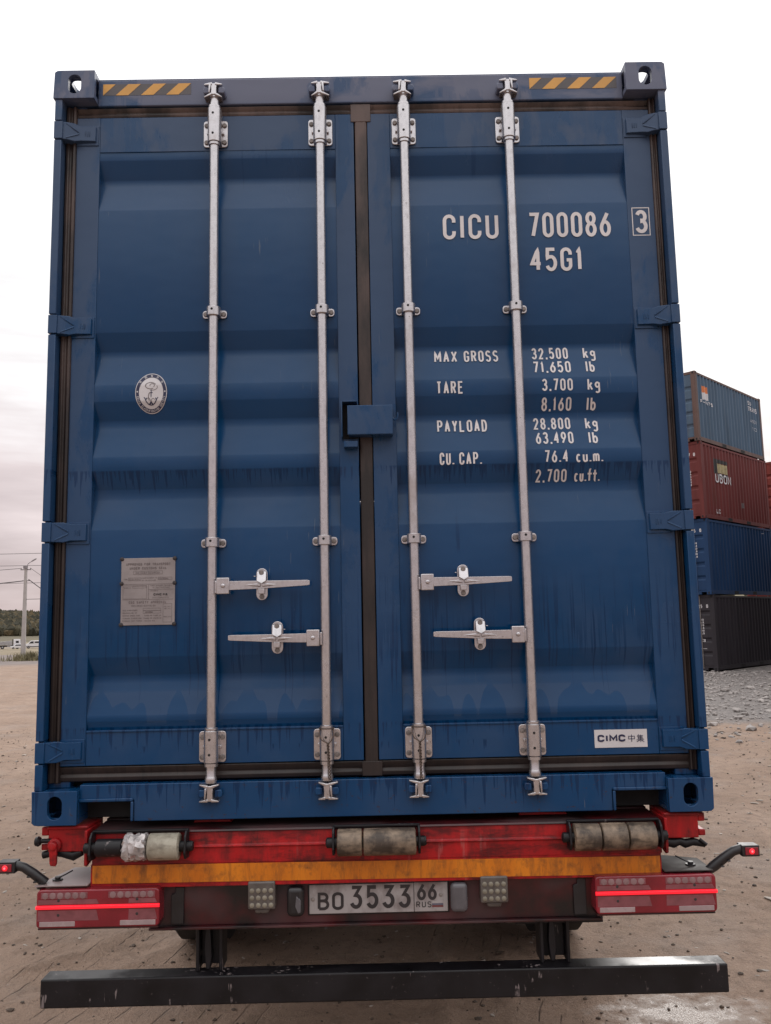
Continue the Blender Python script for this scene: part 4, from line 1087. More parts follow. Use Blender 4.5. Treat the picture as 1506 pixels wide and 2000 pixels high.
# twisted wires left hanging on two of the rods
def wire_tie(x, dx, label):
    t = thing('wire_tie', label, 'wire', (x, -.01, 1.40), group='wires tied to the lock rods')
    m = MB(); r = .0022
    lp = [(x - .024, .000, 1.482), (x - .026, -.006, 1.468), (x - .016, -.010, 1.448), (x + dx * .5, -.011, 1.437)]
    rp = [(x + .025, .000, 1.482), (x + .027, -.006, 1.466), (x + .018, -.010, 1.446), (x + dx * .5 + .004, -.011, 1.437)]
    ring = [(x + .0275 * math.cos(R(a)), RY + .0275 * math.sin(R(a)), 1.487) for a in range(150, 391, 20)]
    m.tube(ring, r, 6); m.tube([ring[0]] + lp, r, 6); m.tube([ring[-1]] + rp, r, 6)
    for ph in (0, math.pi):
        m.tube([(x + dx * (.5 + .5 * k / 40) + .0035 * math.cos(k * .95 + ph), -.012 + .0035 * math.sin(k * .95 + ph), 1.437 - .128 * k / 40) for k in range(41)], r, 6)
    m.build('twisted_strand', M['rustwire'], t)
wire_tie(RODS[1], .012, 'short twisted rusty wire on the lower end of the second lock rod from the left')
wire_tie(RODS[2], .004, 'tangled dark twisted wire on the lower end of the third lock rod from the left')

# ------------------------------------------------------------------ the red trailer under it
tr = thing('semi_trailer', 'dirty red container trailer with amber strip and black underrun bar', 'trailer', (0, 3.0, 0))
RD = M['red']
m = MB()
m.prism([(.004, 1.030), (.004, 1.083), (-.004, 1.088), (.004, 1.093), (.008, 1.138), (.16, 1.138), (.16, 1.030)], 'x', -1.000, 1.022)
m.build('rear_beam', RD, tr, .003)
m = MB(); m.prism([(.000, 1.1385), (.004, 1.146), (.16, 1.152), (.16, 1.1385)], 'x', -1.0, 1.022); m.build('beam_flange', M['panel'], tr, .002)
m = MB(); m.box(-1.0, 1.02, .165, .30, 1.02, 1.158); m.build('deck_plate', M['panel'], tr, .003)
m = MB(); m.prism([(-.66, 1.152), (-.655, 1.162), (-.53, 1.160), (-.52, 1.152)], 'y', .09, .16); m.build('weld_pad', RD, tr, .002)
m = MB(); m.prism([(.53, 1.152), (.535, 1.162), (.70, 1.160), (.71, 1.152)], 'y', .09, .16); m.build('weld_pad', RD, tr, .002)
for sx in (-1, 1):
    m = MB()
    xo = -1.018 if sx < 0 else 1.036
    m.prism([(-.012, 1.153), (-.012, 1.036), (.0, 1.030), (.16, 1.06), (.16, 1.153)], 'x', xo - .005, xo + .005)
    m.build('end_plate', RD, tr, .002)
    a, b = sorted((xo + sx * .0055, sx * 1.168))
    m = MB(); m.box(a, b, .035, .20, 1.072, 1.160); m.box(a, b, .022, .0345, 1.152, 1.163)
    a, b = sorted((sx * 1.1685, sx * 1.194)); m.box(a, b, .04, .19, 1.128, 1.158); m.box(a, b, .04, .19, 1.078, 1.100); m.build('twistlock_housing', RD, tr, .004)
    m = MB()
    if sx < 0:
        m.lathe((-1.142, .034, 1.098), (0, -1, 0), [(0, .026), (.012, .024), (.013, .016), (.03, .015), (.032, .008)], 14)
        m.prism([(-1.155, 1.10), (-1.128, 1.10), (-1.126, 1.040), (-1.130, 1.030), (-1.148, 1.031), (-1.152, 1.040)], 'y', .008, .020)
        m.build('twistlock_latch', RD, tr, .003)
        m = MB(); m.cyl((-1.192, .03, 1.113), (-1.150, .03, 1.113), .008); m.lathe((-1.214, .03, 1.112), (1, 0, 0), [(0, .004), (.004, .015), (.014, .018), (.022, .013), (.024, .008)], 14)
        m.tube([(-1.190, .05, 1.060), (-1.150, .05, 1.068), (-1.12, .05, 1.066), (-1.08, .05, 1.056), (-1.05, .05, 1.068)], [.013, .013, .015, .018, .013], 10)
        m.build('twistlock_lever', M['black'], tr)
    else:
        m.tube([(1.045, .05, 1.058), (1.08, .05, 1.052), (1.10, .05, 1.058), (1.12, .05, 1.050), (1.15, .05, 1.056), (1.192, .05, 1.045)], [.014, .017, .014, .016, .014, .010], 10)
        m.cyl((1.17, .04, 1.066), (1.192, .03, 1.048), .006)
        m.build('twistlock_lever', M['black'], tr)
# amber strip
m = MB(); m.box(-1.004, 1.018, .006, .016, .952, 1.034); m.build('strip_backing', RD, tr, .002)
m = MB(); m.add([(-.997, .0035, .970), (1.012, .0035, .960), (1.012, .0035, 1.021), (-.997, .0035, 1.031), (-.997, .0055, .970), (1.012, .0055, .960), (1.012, .0055, 1.021), (-.997, .0055, 1.031)],
                [(0, 1, 2, 3), (4, 7, 6, 5), (0, 4, 5, 1), (1, 5, 6, 2), (2, 6, 7, 3), (3, 7, 4, 0)])
m.build('reflective_strip', M['amber'], tr)
# lamp panel
m = MB(); m.box(-.80, .80, .040, .048, .812, .951); m.box(-.80, .80, .018, .052, .803, .811)
m.build('lamp_panel', M['panel'], tr, .0015)
m = MB(); m.box(.50, .815, .07, .20, .780, .8025); m.build('panel_bracket', M['black'], tr, .002)
for x in (-.70, .73):
    m = MB(); m.prism([(x - .025, .82), (x + .02, .82), (x + .02, .945), (x - .01, .945), (x - .01, .925), (x - .025, .92)], 'y', .030, .0399); m.build('cable_gland', M['plastic'], tr, .002)

def tail_lamp(x0, x1, z0, z1, sx):
    m = MB(); r = .014; out = []
    for cx, cz, a0 in ((x1 - r, z1 - r, 0), (x0 + r, z1 - r, 90), (x0 + r, z0 + r, 180), (x1 - r, z0 + r, 270)):
        out += [(cx + r * math.cos(R(a0 + 22.5 * k)), cz + r * math.sin(R(a0 + 22.5 * k))) for k in range(5)]
    zm = (z0 + z1) / 2 + .006
    m.prism(out, 'y', -.030, .050)
    L = m.build('tail_lamp', M['lens'], tr, .005, seg=3)
    y = -.030
    m = MB(); m.prism([(y + .001, zm - .007), (y - .006, zm - .004), (y - .006, zm + .004), (y + .001, zm + .007)], 'x', x0 - .001, x1 + .002); m.build('light_bar', M['glow'], L, .001)
    hw = (x1 - x0)
    cells = [x0 + .030 + k * .0262 for k in range(6)] + [x1 - .030 - k * .0262 for k in range(6)]
    zc = z1 - .019
    for a, b in ((x0 + .015, x0 + .177), (x1 - .177, x1 - .015)):
        m = MB(); m.box(a, b, y - .0012, y + .001, zc - .0105, zc + .0105); m.build('cell_strip', M['film'], L, .001)
    for c in cells:
        m = MB(); m.lathe((c, y - .0012, zc), (0, -1, 0), [(0, .0112), (.0012, .0105), (.0022, .005)], 14); m.build('led_cell', M['cell'], L)
    for a, b in ((x0 + .012, x0 + .135), (x1 - .135, x1 - .012)):
        m = MB(); m.box(a, b, y - .0012, y + .001, z0 + .006, z0 + .023); m.build('clear_strip', M['clear'], L, .001)
    for u in (.18, .82):
        for dz in (-.026, .022):
            m = MB(); m.lathe((x0 + hw * u, y + .0005, zm + dz), (0, -1, 0), [(0, .0055), (.001, .0055), (.0016, .004)], 10); m.build('screw', M['ink'], L)
    # dried road film, wiped away in the middle
    c0 = .55 if sx < 0 else .45
    for a, b in ((.012, c0 - .04), (c0 + .20, .985)) if sx < 0 else ((.012, .46), (.58, .985)):
        for lo, hi in ((zm + .010, zc - .013), (z0 + .025, zm - .010)):
            m = MB(); m.add([(x0 + hw * a, y - .0007, lo), (x0 + hw * b, y - .0007, lo), (x0 + hw * (b - .02), y - .0007, hi), (x0 + hw * (a + .004), y - .0007, hi)], [(0, 1, 2, 3)]); m.build('lens_dirt', M['film'], L, smooth=False)
    m = MB(); m.box(x0 + .004, x1 - .006, -.022, .05, z0 - .007, z0 - .0006); m.build('lamp_shelf', M['panel'], tr, .001)
    return L
tail_lamp(-1.178, -.752, .834, .961, -1)
tail_lamp(.770, 1.194, .838, .965, 1)
for sx, zz in ((-1, .9685), (1, .9715)):
    m = MB(); a, b = sorted((sx * 1.006 if sx < 0 else 1.020, sx * 1.192))
    m.prism([(a, .215), (a, -.018), (b, -.018), (b, .14 if sx > 0 else .0)] if sx > 0 else [(b, .215), (b, -.018), (a, -.018), (a, -.012), (a + .06, .215)], 'z', zz, zz + .004)
    m.build('lamp_cover', M['sheenplate'] if sx < 0 else M['inner'], tr, .001)
    # rubber arm with marker light
    m = MB(); s = sx
    sh = .036 if sx < 0 else 0.
    P_ = lambda u, y, z: (s * (u - (sh if u > 1.2 else 0)), y, z)
    m.tube([P_(1.165, .03, .952), P_(1.185, .02, .962), P_(1.205, .015, .978), P_(1.245, .005, 1.012), P_(1.272, .0, 1.032), P_(1.300, -.002, 1.041), P_(1.330, -.002, 1.040)], [.011, .015, .018, .017, .016, .016, .015], 10)
    m.box(*sorted((s * (1.296 - sh), s * (1.358 - sh))), -.024, .024, 1.018, 1.056)
    for u, z in ((1.222, .982), (1.245, 1.000)): m.box(*sorted((s * (u - sh), s * (u - sh + .012))), -.016, -.006, z, z + .005)
    arm = m.build('marker_arm', M['plastic'], tr, .004)
    m = MB(); m.box(*sorted((s * (1.306 - sh), s * (1.352 - sh))), -.0275, -.0245, 1.024, 1.050); m.build('marker_lens', M['lens'], arm, .003)
    m = MB(); m.lathe((s * (1.329 - sh), -.028, 1.037), (0, -1, 0), [(0, .010), (.002, .008), (.003, .003)], 12); m.build('marker_glow', M['glow'], arm)
    m = MB(); m.lathe((s * (1.329 - sh), -.0312, 1.037), (0, -1, 0), [(0, .004), (.001, .003)], 10); m.build('marker_led', M['glowdot'], arm)
    m = MB(); m.lathe((s * 1.135, .05, zz + .0045), (0, 0, 1), [(0, .018), (.004, .018), (.005, .010), (.012, .010)], 12); m.build('cover_bolt', M['plastic'], tr)
    m = MB(); m.tube([P_(1.135, .04, zz + .012), P_(1.11, .05, zz + .022), P_(1.085, .06, zz + .034)], .0028, 6); m.build('loose_wire', M['plastic'], tr)

# work lights
for x0, x1, z0, z1 in ((-.448, -.352, .872, .966), (.371, .468, .876, .966)):
    m = MB(); m.box(x0, x1, -.004, .0395, z0, z1); m.prism([(x0 + .02, z0 - .0005), (x1 - .02, z0 - .0005), (x1 - .025, z0 - .018), (x0 + .025, z0 - .018)], 'y', .01, .038)
    wl_ = m.build('work_light', M['ledbody'], tr, .006, seg=3)
    for i in range(4):
        for j in range(4):
            zc = z0 + .015 + j * .0245
            if zc > z1 - .006: continue
            m = MB(); m.lathe((x0 + .0145 + i * .0223, -.004, zc), (0, -1, 0), [(0, .0088), (.002, .0082), (.004, .004)], 12); m.build('led', M['led'], wl_)

# number plate and its lamps
m = MB(); m.box(-.240, .262, .034, .0395, .838, .949); m.build('plate_holder', M['plastic'], tr, .002)
m = MB(); m.box(-.235, .136, .029, .0335, .843, .942); m.box(.1375, .257, .029, .0335, .843, .943); npl = m.build('number_plate', M['plate'], tr, .002)
m = MB(); yy = .0280
put2d(m, text2d('BO', -.205, .856, .060, -.113, .64, .16, .165), yy)
put2d(m, text2d(['Z3', '5', 'Z3', 'Z3'], -.090, .858, .079, .125, .60, .20, .16), yy)
put2d(m, text2d('66', .148, .882, .058, .218, .56, .12, .175), yy); put2d(m, text2d('RUS', .1445, .858, .020, .198, .62, .26, .15), yy)
m.build('plate_characters', M['plateink'], npl, smooth=False)
m = MB()
for x, z in ((-.222, .893), (.232, .899)): m.lathe((x, .0288, z), (0, -1, 0), [(0, .007), (.002, .006), (.003, .003)], 10)
m.build('plate_bolts', M['bolt'], npl)
for k, (mt, a, b) in enumerate((('flagwhite', .871, .8775), ('flagblue', .8645, .8708), ('flagred', .858, .8643))):
    m = MB(); m.box(.2005, .240, .0278, .0292, a, b); m.build('flag_band', M[mt], npl)
m = MB(); m.box(-.312, -.252, .000, .0395, .842, .942); pla = m.build('plate_lamp', M['plastic'], tr, .016, seg=4)
m = MB(); m.prism([(-.278, .915), (-.262, .90), (-.262, .86), (-.272, .855), (-.282, .88)], 'y', -.005, .002); m.build('lamp_glint', M['greylens'], pla, .002)
m = MB(); m.box(.266, .326, .000, .0395, .844, .944); m.build('plate_lamp', M['greylens'], tr, .016, seg=4)

# buffer rollers
def roller(x0, x1, drums, label=None):
    zc, yc = 1.099, -.030
    m = MB(); m.box(x0 - .010, x1 + .012, -.012, .003, zc + .046, zc + .054)
    for x in (x0 - .010, x1 + .004): m.prism([(-.060, zc - .018), (-.050, zc + .036), (-.030, zc + .052), (.003, zc + .052), (.003, zc - .045), (-.045, zc - .040)], 'x', x, x + .008)
    m.cyl((x0 - .030, yc, zc), (x1 + .028, yc, zc), .018)
    m.lathe((x0 - .034, yc, zc), (1, 0, 0), [(0, .010), (.004, .018), (.012, .018), (.014, .010)], 6); m.lathe((x1 + .020, yc, zc), (1, 0, 0), [(0, .010), (.002, .018), (.012, .018), (.014, .010)], 6)
    b = m.build('buffer_roller', M['black'], tr, .002)
    for a, c, mt, r in drums:
        m = MB(); n = 26; prof = [(0, r - .006), (.003, r), (c - a - .003, r), (c - a, r - .006)]
        m.lathe((a, yc, zc), (1, 0, 0), prof, n)
        if mt == 'foil':
            m = MB(); pr = [(0, r - .012)] + [(t_ * (c - a), r) for t_ in np.linspace(.06, .94, 8)] + [(c - a, r - .012)]
            m.lathe((a, yc, zc), (1, 0, 0), pr, 30)
            m.v = [(p_[0] + random.uniform(-.004, .004), p_[1] + random.uniform(-.006, .006), p_[2] + random.uniform(-.006, .006)) for p_ in m.v]
        m.build('roller_drum', M[mt], b, .001 if mt != 'foil' else 0, ang=30)
roller(-.985, -.668, [(-.975, -.880, 'black', .030), (-.876, -.794, 'foil', .043), (-.790, -.682, 'cream', .045)])
roller(-.137, .150, [(-.130, -.042, 'ply', .0455), (-.039, .049, 'ply', .045), (.052, .145, 'ply', .0455)][:1] + [(-.038, .146, 'ply', .0455)])
roller(.694, 1.000, [(.702, .794, 'ply', .046), (.797, .888, 'ply', .046), (.891, .988, 'ply', .0455)])

# underrun bar with its two legs
m = MB(); m.box(-1.176, 1.235, .020, .105, .552, .648); m.build('underrun_bar', M['black'], tr, .006, seg=3)
for x0, x1 in ((-.642, -.548), (.585, .690)):
    m = MB(); m.box(x0, x0 + .012, .060, .16, .6485, .90); m.box(x1 - .012, x1, .060, .16, .6485, .90); m.box(x0 + .0125, x1 - .0125, .10, .108, .66, .90)
    m.prism([(x0 + .035, .80), (x0 + .050, .80), (x0 + .056, .70), (x0 + .050, .655), (x0 + .036, .655), (x0 + .030, .72)], 'y', .060, .0995)
    m.build('bar_leg', M['black'], tr, .003)

# frame, axles and wheels further in
for x in (-.47, .47):
    m = MB(); m.box(x - .07, x + .07, .31, 11.9, 1.10, 1.115); m.box(x - .006, x + .006, .31, 11.9, .78, 1.0995); m.box(x - .07, x + .07, .31, 11.9, .765, .7795); m.build('chassis_beam', M['panel'], tr)
for y in (1.4, 3.02, 5.8, 8.0, 10.8):
    m = MB(); m.box(-1.10, 1.10, y, y + .12, .98, 1.0995); m.build('cross_member', M['panel'], tr)
for y in (2.36, 3.67, 4.98):
    m = MB(); m.cyl((-1.02, y, .51), (1.02, y, .51), .065); m.build('axle', M['black'], tr)
    for s in (-1, 1):
        m = MB(); m.lathe((s * .86, y, .51), (s, 0, 0), [(0, .30), (.01, .46), (.03, .50), (.30, .50), (.335, .46), (.345, .30)], 36); wv = m.build('wheel', M['tyre'], tr)
        m = MB(); m.lathe((s * 1.13, y, .51), (s, 0, 0), [(0, .29), (.078, .29), (.08, .27), (.05, .25), (.03, .12), (.10, .11), (.102, .02)], 24); m.build('rim', M['bed'], wv)

for s in (-1, 1):
    m = MB(); m.box(*sorted((s * .84, s * 1.21)), 1.80, 1.812, .25, .98); m.build('mudflap', M['tyre'], tr, .002)  # flaps added to keep light off the ground under the trailer
    m = MB(); ar = [(1.815 + .0, .98)]
    for y in (2.36, 3.67, 4.98):
        o_ = [(y + .56 * math.cos(R(a)), .51 + .56 * math.sin(R(a))) for a in range(150, 29, -10)]; i_ = [(y + .545 * math.cos(R(a)), .51 + .545 * math.sin(R(a))) for a in range(30, 151, 10)]
        m = MB(); m.prism(o_ + i_, 'x', *sorted((s * .83, s * 1.215))); m.build('unseen_mudguard', M['plastic'], tr)  # hidden guards over the wheels, added to darken the ground below
    m = MB(); m.box(*sorted((s * 1.17, s * 1.20)), 5.7, 10.2, .45, .55); m.box(*sorted((s * 1.17, s * 1.20)), 5.7, 10.2, .75, .85); m.build('unseen_side_guard', M['bed'], tr, .004)  # hidden side guards, added to block light coming in from the sides
m = MB(); m.cyl((-.35, 2.0, .80), (.35, 2.0, .80), .13, n=24); m.build('unseen_air_tank', M['black'], tr)  # hidden dark tank, added to cut bounced light under the trailer

# ------------------------------------------------------------------ stacked containers on the right
UX = Vector((.70103, .71313, 0)); rzs = math.atan2(UX.y, UX.x) - math.pi / 2     # local +y runs along the long side, local x=0 is the near long side
def stack_box(base, h, paint, frame, label, texts=(), side=(), group='containers stacked at the edge of the yard', n_corr=True, rod=True):
    t = thing('shipping_container', label, 'container', base, rzs, group, local=True)
    Wd, Ld = 2.438, 6.058
    m = corr_wall(MB(), (.17, Ld - .17), .16, h - .10, -.006, -.056); m.build('side_wall', paint, t, smooth=False)
    m = corr_wall(MB(), (.17, Ld - .17), .16, h - .10, -Wd + .010, -Wd + .050); m.build('side_wall', paint, t, smooth=False)
    for x0, x1 in ((-.17, 0), (-Wd, -Wd + .17)):
        for y0, y1 in ((0, .17), (Ld - .17, Ld)):
            m = MB(); m.box(x0 + .004, x1 - .004, y0 + .004, y1 - .004, .118, h - .118); m.build('corner_post', frame, t)
            for z in (0, h - .118):
                m = MB(); m.box(x0, x1, y0, y1, z, z + .1175); c = m.build('corner_casting', frame, t, .008)
                m = MB(); xc = (x0 + x1) / 2; m.box(xc - .028, xc + .028, y0 - .002, y0 + .01, z + .025, z + .095)
                ysd = (y0 + y1) / 2; xf = x1 if x1 == 0 else x0; m.box(xf - .006 if x1 == 0 else xf - .002, xf + .002 if x1 == 0 else xf + .006, ysd - .028, ysd + .028, z + .025, z + .095); m.build('lifting_hole', M['hole'], c)  # holes are black blocks on the face, their shade in the colour
    for x0, x1 in ((-.06, -.006), (-Wd + .006, -Wd + .06)):
        m = MB(); m.box(x0, x1, .171, Ld - .171, h - .10, h - .03); m.build('top_rail', frame, t)
        m = MB(); m.box(x0, x1, .171, Ld - .171, .02, .16); m.build('bottom_rail', frame, t)
        if x1 > -1:
            for yk in (2.0, 3.7):
                m = MB(); m.box(x1 - .002, x1 + .002, yk, yk + .36, .03, .14); m.build('fork_pocket', M['hole'], t)  # black slab stands for the shaded pocket
    m = MB(); m.box(-Wd + .02, -.02, .10, Ld - .05, h - .045, h - .04); m.build('roof', paint, t)
    m = MB(); m.box(-Wd + .02, -.02, .10, Ld - .05, .10, .12); m.build('floor_frame', M['inner'], t)
    m = MB(); m.box(-Wd + .172, -.172, .02, .10, h - .10, h - .004); m.build('door_header', frame, t)
    m = MB(); m.prism([(-Wd + .172, .01), (-Wd + .172, .15), (-.172, .15), (-.172, .09), (-.36, .09), (-.36, .01)], 'y', .015, .10); m.build('door_sill', frame, t)
    for x0, x1 in ((-Wd + .173, -Wd / 2 - .006), (-Wd / 2 + .006, -.173)):
        prof = [(h - .11, .03), (h - .25, .03)]
        for fr in (.76, .58, .40, .22): prof += [(h * fr + .09, .03), (h * fr + .03, .07), (h * fr - .03, .07), (h * fr - .09, .03)]
        prof += [(.26, .03), (.16, .03)]
        vs = [(x, y, z) for x in (x0, x1) for z, y in prof]; k = len(prof)
        m = MB().add(vs, [(j, j + 1, k + j + 1, k + j) for j in range(k - 1)]); d = m.build('door', paint, t, smooth=False)
        for xr in (x0 + .22, x1 - .34):
            m = MB(); m.cyl((xr, .008, .06), (xr, .008, h - .04), .017, n=8); m.build('lock_rod', frame if not rod else M['bolt'], d)
    for s_, x0, x1, z, hh in texts:
        m = MB()
        put2d(m, text2d(s_, x0, z, hh * 1.25, x1, .5, .10, .21), .0285)
        # keep the print proud of the pressed panel
        m.build('lettering', M['letter'], t, smooth=False)
    for fn in side: fn(t, h)
    return t
def side_prints(rects):
    def f(t, h):
        for mt, y0, y1, z0, z1 in rects:
            m = MB()
            y = y0
            # laid over the corrugation, face by face
            while y < y1 - 1e-6:
                ph = (y - .17) % .278; nxt = y + (.07 - ph if ph < .0699 else (.139 - ph if ph < .1389 else (.209 - ph if ph < .2089 else .278 - ph)))
                nxt = min(nxt, y1)
                def xx(v):
                    q = (v - .17) % .278
                    if q > .27799: q = 0
                    return -.006 if q <= .07 else (-.006 - .050 * (q - .07) / .069 if q <= .139 else (-.056 if q <= .209 else -.056 + .050 * (q - .209) / .069))
                xa, xb = xx(y + 1e-5) + .004, xx(nxt - 1e-5) + .004
                m.add([(xa, y, z0), (xb, nxt, z0), (xb, nxt, z1), (xa, y, z1)], [(0, 1, 2, 3)]); y = nxt + 1e-9
            m.build('side_print', M[mt], t, smooth=False)
    return f
def side_text(mt, s_, y0, y1, z0, h_, sw=.17):
    def f(t, h):
        m = MB()
        for vs, fs in text2d(s_, y0, z0, h_, y1, .5, .14, sw): m.add([(-.0015, p_[0], p_[1]) for p_ in vs], fs)
        m.build('side_lettering', M[mt], t, smooth=False)
    return f
SC = Vector((11.70, 27.06, .03)); NN = Vector((.71313, -.70103, 0))
def at(t, z, s=0.): return SC + UX * t + NN * s + Vector((0, 0, z))
T2 = [('MAX GROSS', -.78, -.42, 0, .05)]
def smallrows(z, x0=-.80, x1=-.42, n=6): return [(('30,480 KG', '67,200 LB', '2,230 KG', '4,920 LB', '28,250 KG', '62,280 LB')[k], x0, x1, z - k * .095, .055) for k in range(n)]
stack_box(at(-.06, 0), 2.62, M['dark'], M['dark'], 'dark grey container at the bottom of the stack, standing on gravel', [('73365', -.82, -.44, 2.16, .10), ('0', -.30, -.23, 2.16, .10), ('22G1', -.82, -.58, 2.02, .09)] + smallrows(1.72) + [('16 CU', -.72, -.40, .98, .09), ('-', -.80, -.36, .72, .05)])
stack_box(at(-.20, 2.625), 2.67, M['blue2'], M['blue2'], 'mid blue container resting on the dark grey one in the stack', [('6085', -.78, -.44, 2.20, .10), ('0', -.30, -.23, 2.20, .10), ('G1', -.70, -.58, 2.06, .09)] + smallrows(1.78) + [('-', -.80, -.50, .86, .05)], [side_prints([('sticker', 5.05, 5.18, 2.42, 2.44)])])
side_br = [side_prints([('blackprint', 1.02, 1.30, 1.72, 2.26), ('blackprint', 1.30, 2.34, 2.12, 2.26), ('blackprint', 1.30, 2.34, 1.60, 1.74), ('yellowprint', 1.32, 2.32, 1.76, 2.10)]), side_text('letter', 'UBON', 1.10, 2.46, 1.38, .34), side_text('letter', 'LC', 1.0, 1.35, .24, .16), side_prints([('fadeink', 3.35, 3.55, .62, .82)])]
stack_box(at(-.29, 5.30), 2.76, M['brown'], M['brown'], 'brownish red container third up the stack with tan and black logo on its side', [('467', -.64, -.42, 2.24, .10), ('0', -.30, -.23, 2.24, .10), ('1', -.58, -.52, 2.08, .09)] + smallrows(1.66), side_br)
side_tl = [side_prints([('orange', .50, 1.00, 1.86, 2.10), ('sticker', .50, 1.02, 1.60, 1.86)]), side_text('letter', 'FESCO', .34, 1.38, 1.42, .13, .22), side_text('letter', 'SU', 4.72, 5.05, 2.10, .16), side_text('letter', 'TRANS', 4.70, 5.58, 1.84, .20), side_text('letter', '45G1', 4.86, 5.50, 1.40, .13, .1), side_text('letter', '10', 5.0, 5.45, 1.10, .12, .1)]
side_tl[1] = side_text('letter', 'F-NTS', .34, 1.38, 1.42, .13, .22)
stack_box(at(-.36, 8.065), 2.55, M['teal'], M['tealrust'], 'faded teal container with rusty brown frame, topmost of the stack', [('3', -.62, -.54, 1.98, .13)] + [('KG', -.66, -.50, 1.50 - .11 * k, .08) for k in range(3)] + [('CU', -.66, -.50, 1.02 - .11 * k, .08) for k in range(3)], side_tl)
# the next pile along the same row, only an end showing past the stack
zz_ = 0
for k, (h_, lab) in enumerate(((2.90, 'red container at the bottom of the pile behind the four high stack'), (2.90, 'red container in the middle of the pile half hidden behind the stack'), (2.59, 'bright red container topping the pile half hidden behind the stack at the right edge'))):
    stack_box(at(8.0, zz_, .42), h_, M['brightred'], M['brightred'], lab, [('0', -.30, -.23, h_ - .45, .1)] + smallrows(h_ - .85, -.5, -.25))
    zz_ += h_ + .004
# unseen piles across the alley, placed out of frame to shade the lower boxes
for t0, g_, side_ in ((1.9, 2.35, 'out of view deep in the alley, placed to shade the stack'), (-4.6, 5.2, 'out of view at the alley mouth, added to shade the stack')):
    zz_ = 0
    for h_, mt, lab in ((2.62, 'blue2', 'blue container at the bottom of the pile '), (2.62, 'brown', 'second brown container up in the pile '), (2.62, 'teal', 'third, teal container up in the pile ')):
        stack_box(at(t0, zz_, 2.438 + g_), h_, M[mt], M[mt], lab + side_); zz_ += h_ + .004

# ------------------------------------------------------------------ lamp post, wires, vehicles on the left
def lamp_post(x, y, label, head=True):
    t = thing('street_lamp', label, 'lamp post', (x, y, 0))
    m = MB(); H = 6.12
    m.prism([(-.16, -.14), (.16, -.14), (.16, .14), (-.16, .14)], 'z', 0, .01)
    m.v = []; m.f = []
    n = 4; vs = []
    for z, a in ((-.3, .140), (H, .082)):
        vs += [(x - a, y - a * .9, z), (x + a, y - a * .9, z), (x + a, y + a * .9, z), (x - a, y + a * .9, z)]
    m.add(vs, [(0, 1, 5, 4), (1, 2, 6, 5), (2, 3, 7, 6), (3, 0, 4, 7), (4, 5, 6, 7), (3, 2, 1, 0)]); m.build('pole', M['concrete'], t, .03)
    m = MB(); m.box(x - .34, x + .34, y - .04, y + .04, 5.86, 5.92); m.box(x - .12, x + .14, y - .15, y - .10, 5.95, 6.14); m.box(x - .22, x + .26, y - .04, y + .04, 5.14, 5.19); m.build('crossarm', M['lampgrey'], t)
    for dx in (-.34, .34, .24):
        for z in ((5.92,) if abs(dx) > .3 else (5.19,)):
            m = MB(); m.lathe((x + dx * .9, y, z), (0, 0, 1), [(0, .02), (.04, .032), (.08, .02), (.10, .012)], 10); m.build('insulator', M['bolt'], t)
    if head:
        m = MB(); m.tube([(x + .10, y, 5.9), (x + .11, y, 6.22), (x + .16, y, 6.30), (x + .40, y, 6.45)], .022, 8); arm = m.build('lamp_arm', M['lampgrey'], t)
        m = MB(); m.tube([(x + .34, y, 6.41), (x + .42, y, 6.465), (x + .62, y, 6.58), (x + .68, y, 6.61)], [.025, .045, .045, .02], 10); m.build('lamp_head', M['lampgrey'], arm)
    return t
PX_, PY_ = -23.2, 53.85
lamp_post(PX_, PY_, 'pale concrete lamp post with crossarms in dry grass left of the container')
def cable(p0, p1, sag, r, label):
    m = MB(); N = 24
    m.tube([(p0[0] + (p1[0] - p0[0]) * k / N, p0[1] + (p1[1] - p0[1]) * k / N, p0[2] + (p1[2] - p0[2]) * k / N - sag * 4 * (k / N) * (1 - k / N)) for k in range(N + 1)], r, 6)
    return tag(m.build('overhead_cable', M['wire'], None, loc=None), label, 'cable', 'overhead cables by the lamp post')
cable((PX_ - .34, PY_, 5.98), (PX_ - 34, PY_ - 7, 6.6), .9, .016, 'thin cable running left from the top crossarm of the lamp post')
cable((PX_ - .1, PY_, 5.16), (PX_ - 34, PY_ - 7, 5.6), 1.1, .030, 'thick sagging cable running left from the lower crossarm of the lamp post')
cable((PX_ + .32, PY_, 5.98), (PX_ + 8.5, PY_ + .5, .9), .25, .014, 'thin cable dropping right from the top crossarm towards the container')
cable((PX_ + .24, PY_, 5.22), (PX_ + 7.5, PY_ + .3, .6), .25, .030, 'thick cable dropping right from the lower crossarm towards the container')
cable((PX_ - 50, PY_ + 20, 9.0), (PX_ + 60, PY_ + 20, 9.8), .6, .020, 'faint cable crossing the sky highest above the lamp post')
cable((PX_ - 50, PY_ + 12, 7.6), (PX_ + 60, PY_ + 12, 7.7), .6, .017, 'faint cable crossing the sky just above the lamp head')
cable((PX_ - 50, PY_ + 10, 6.0), (PX_ + 60, PY_ + 10, 5.9), .4, .017, 'faint cable crossing behind the lower crossarm of the lamp post')
cable((PX_ + .1, PY_, 3.95), (PX_ + 12, PY_ + 6, 5.4), .3, .017, 'thin cable rising right from halfway up the lamp post')

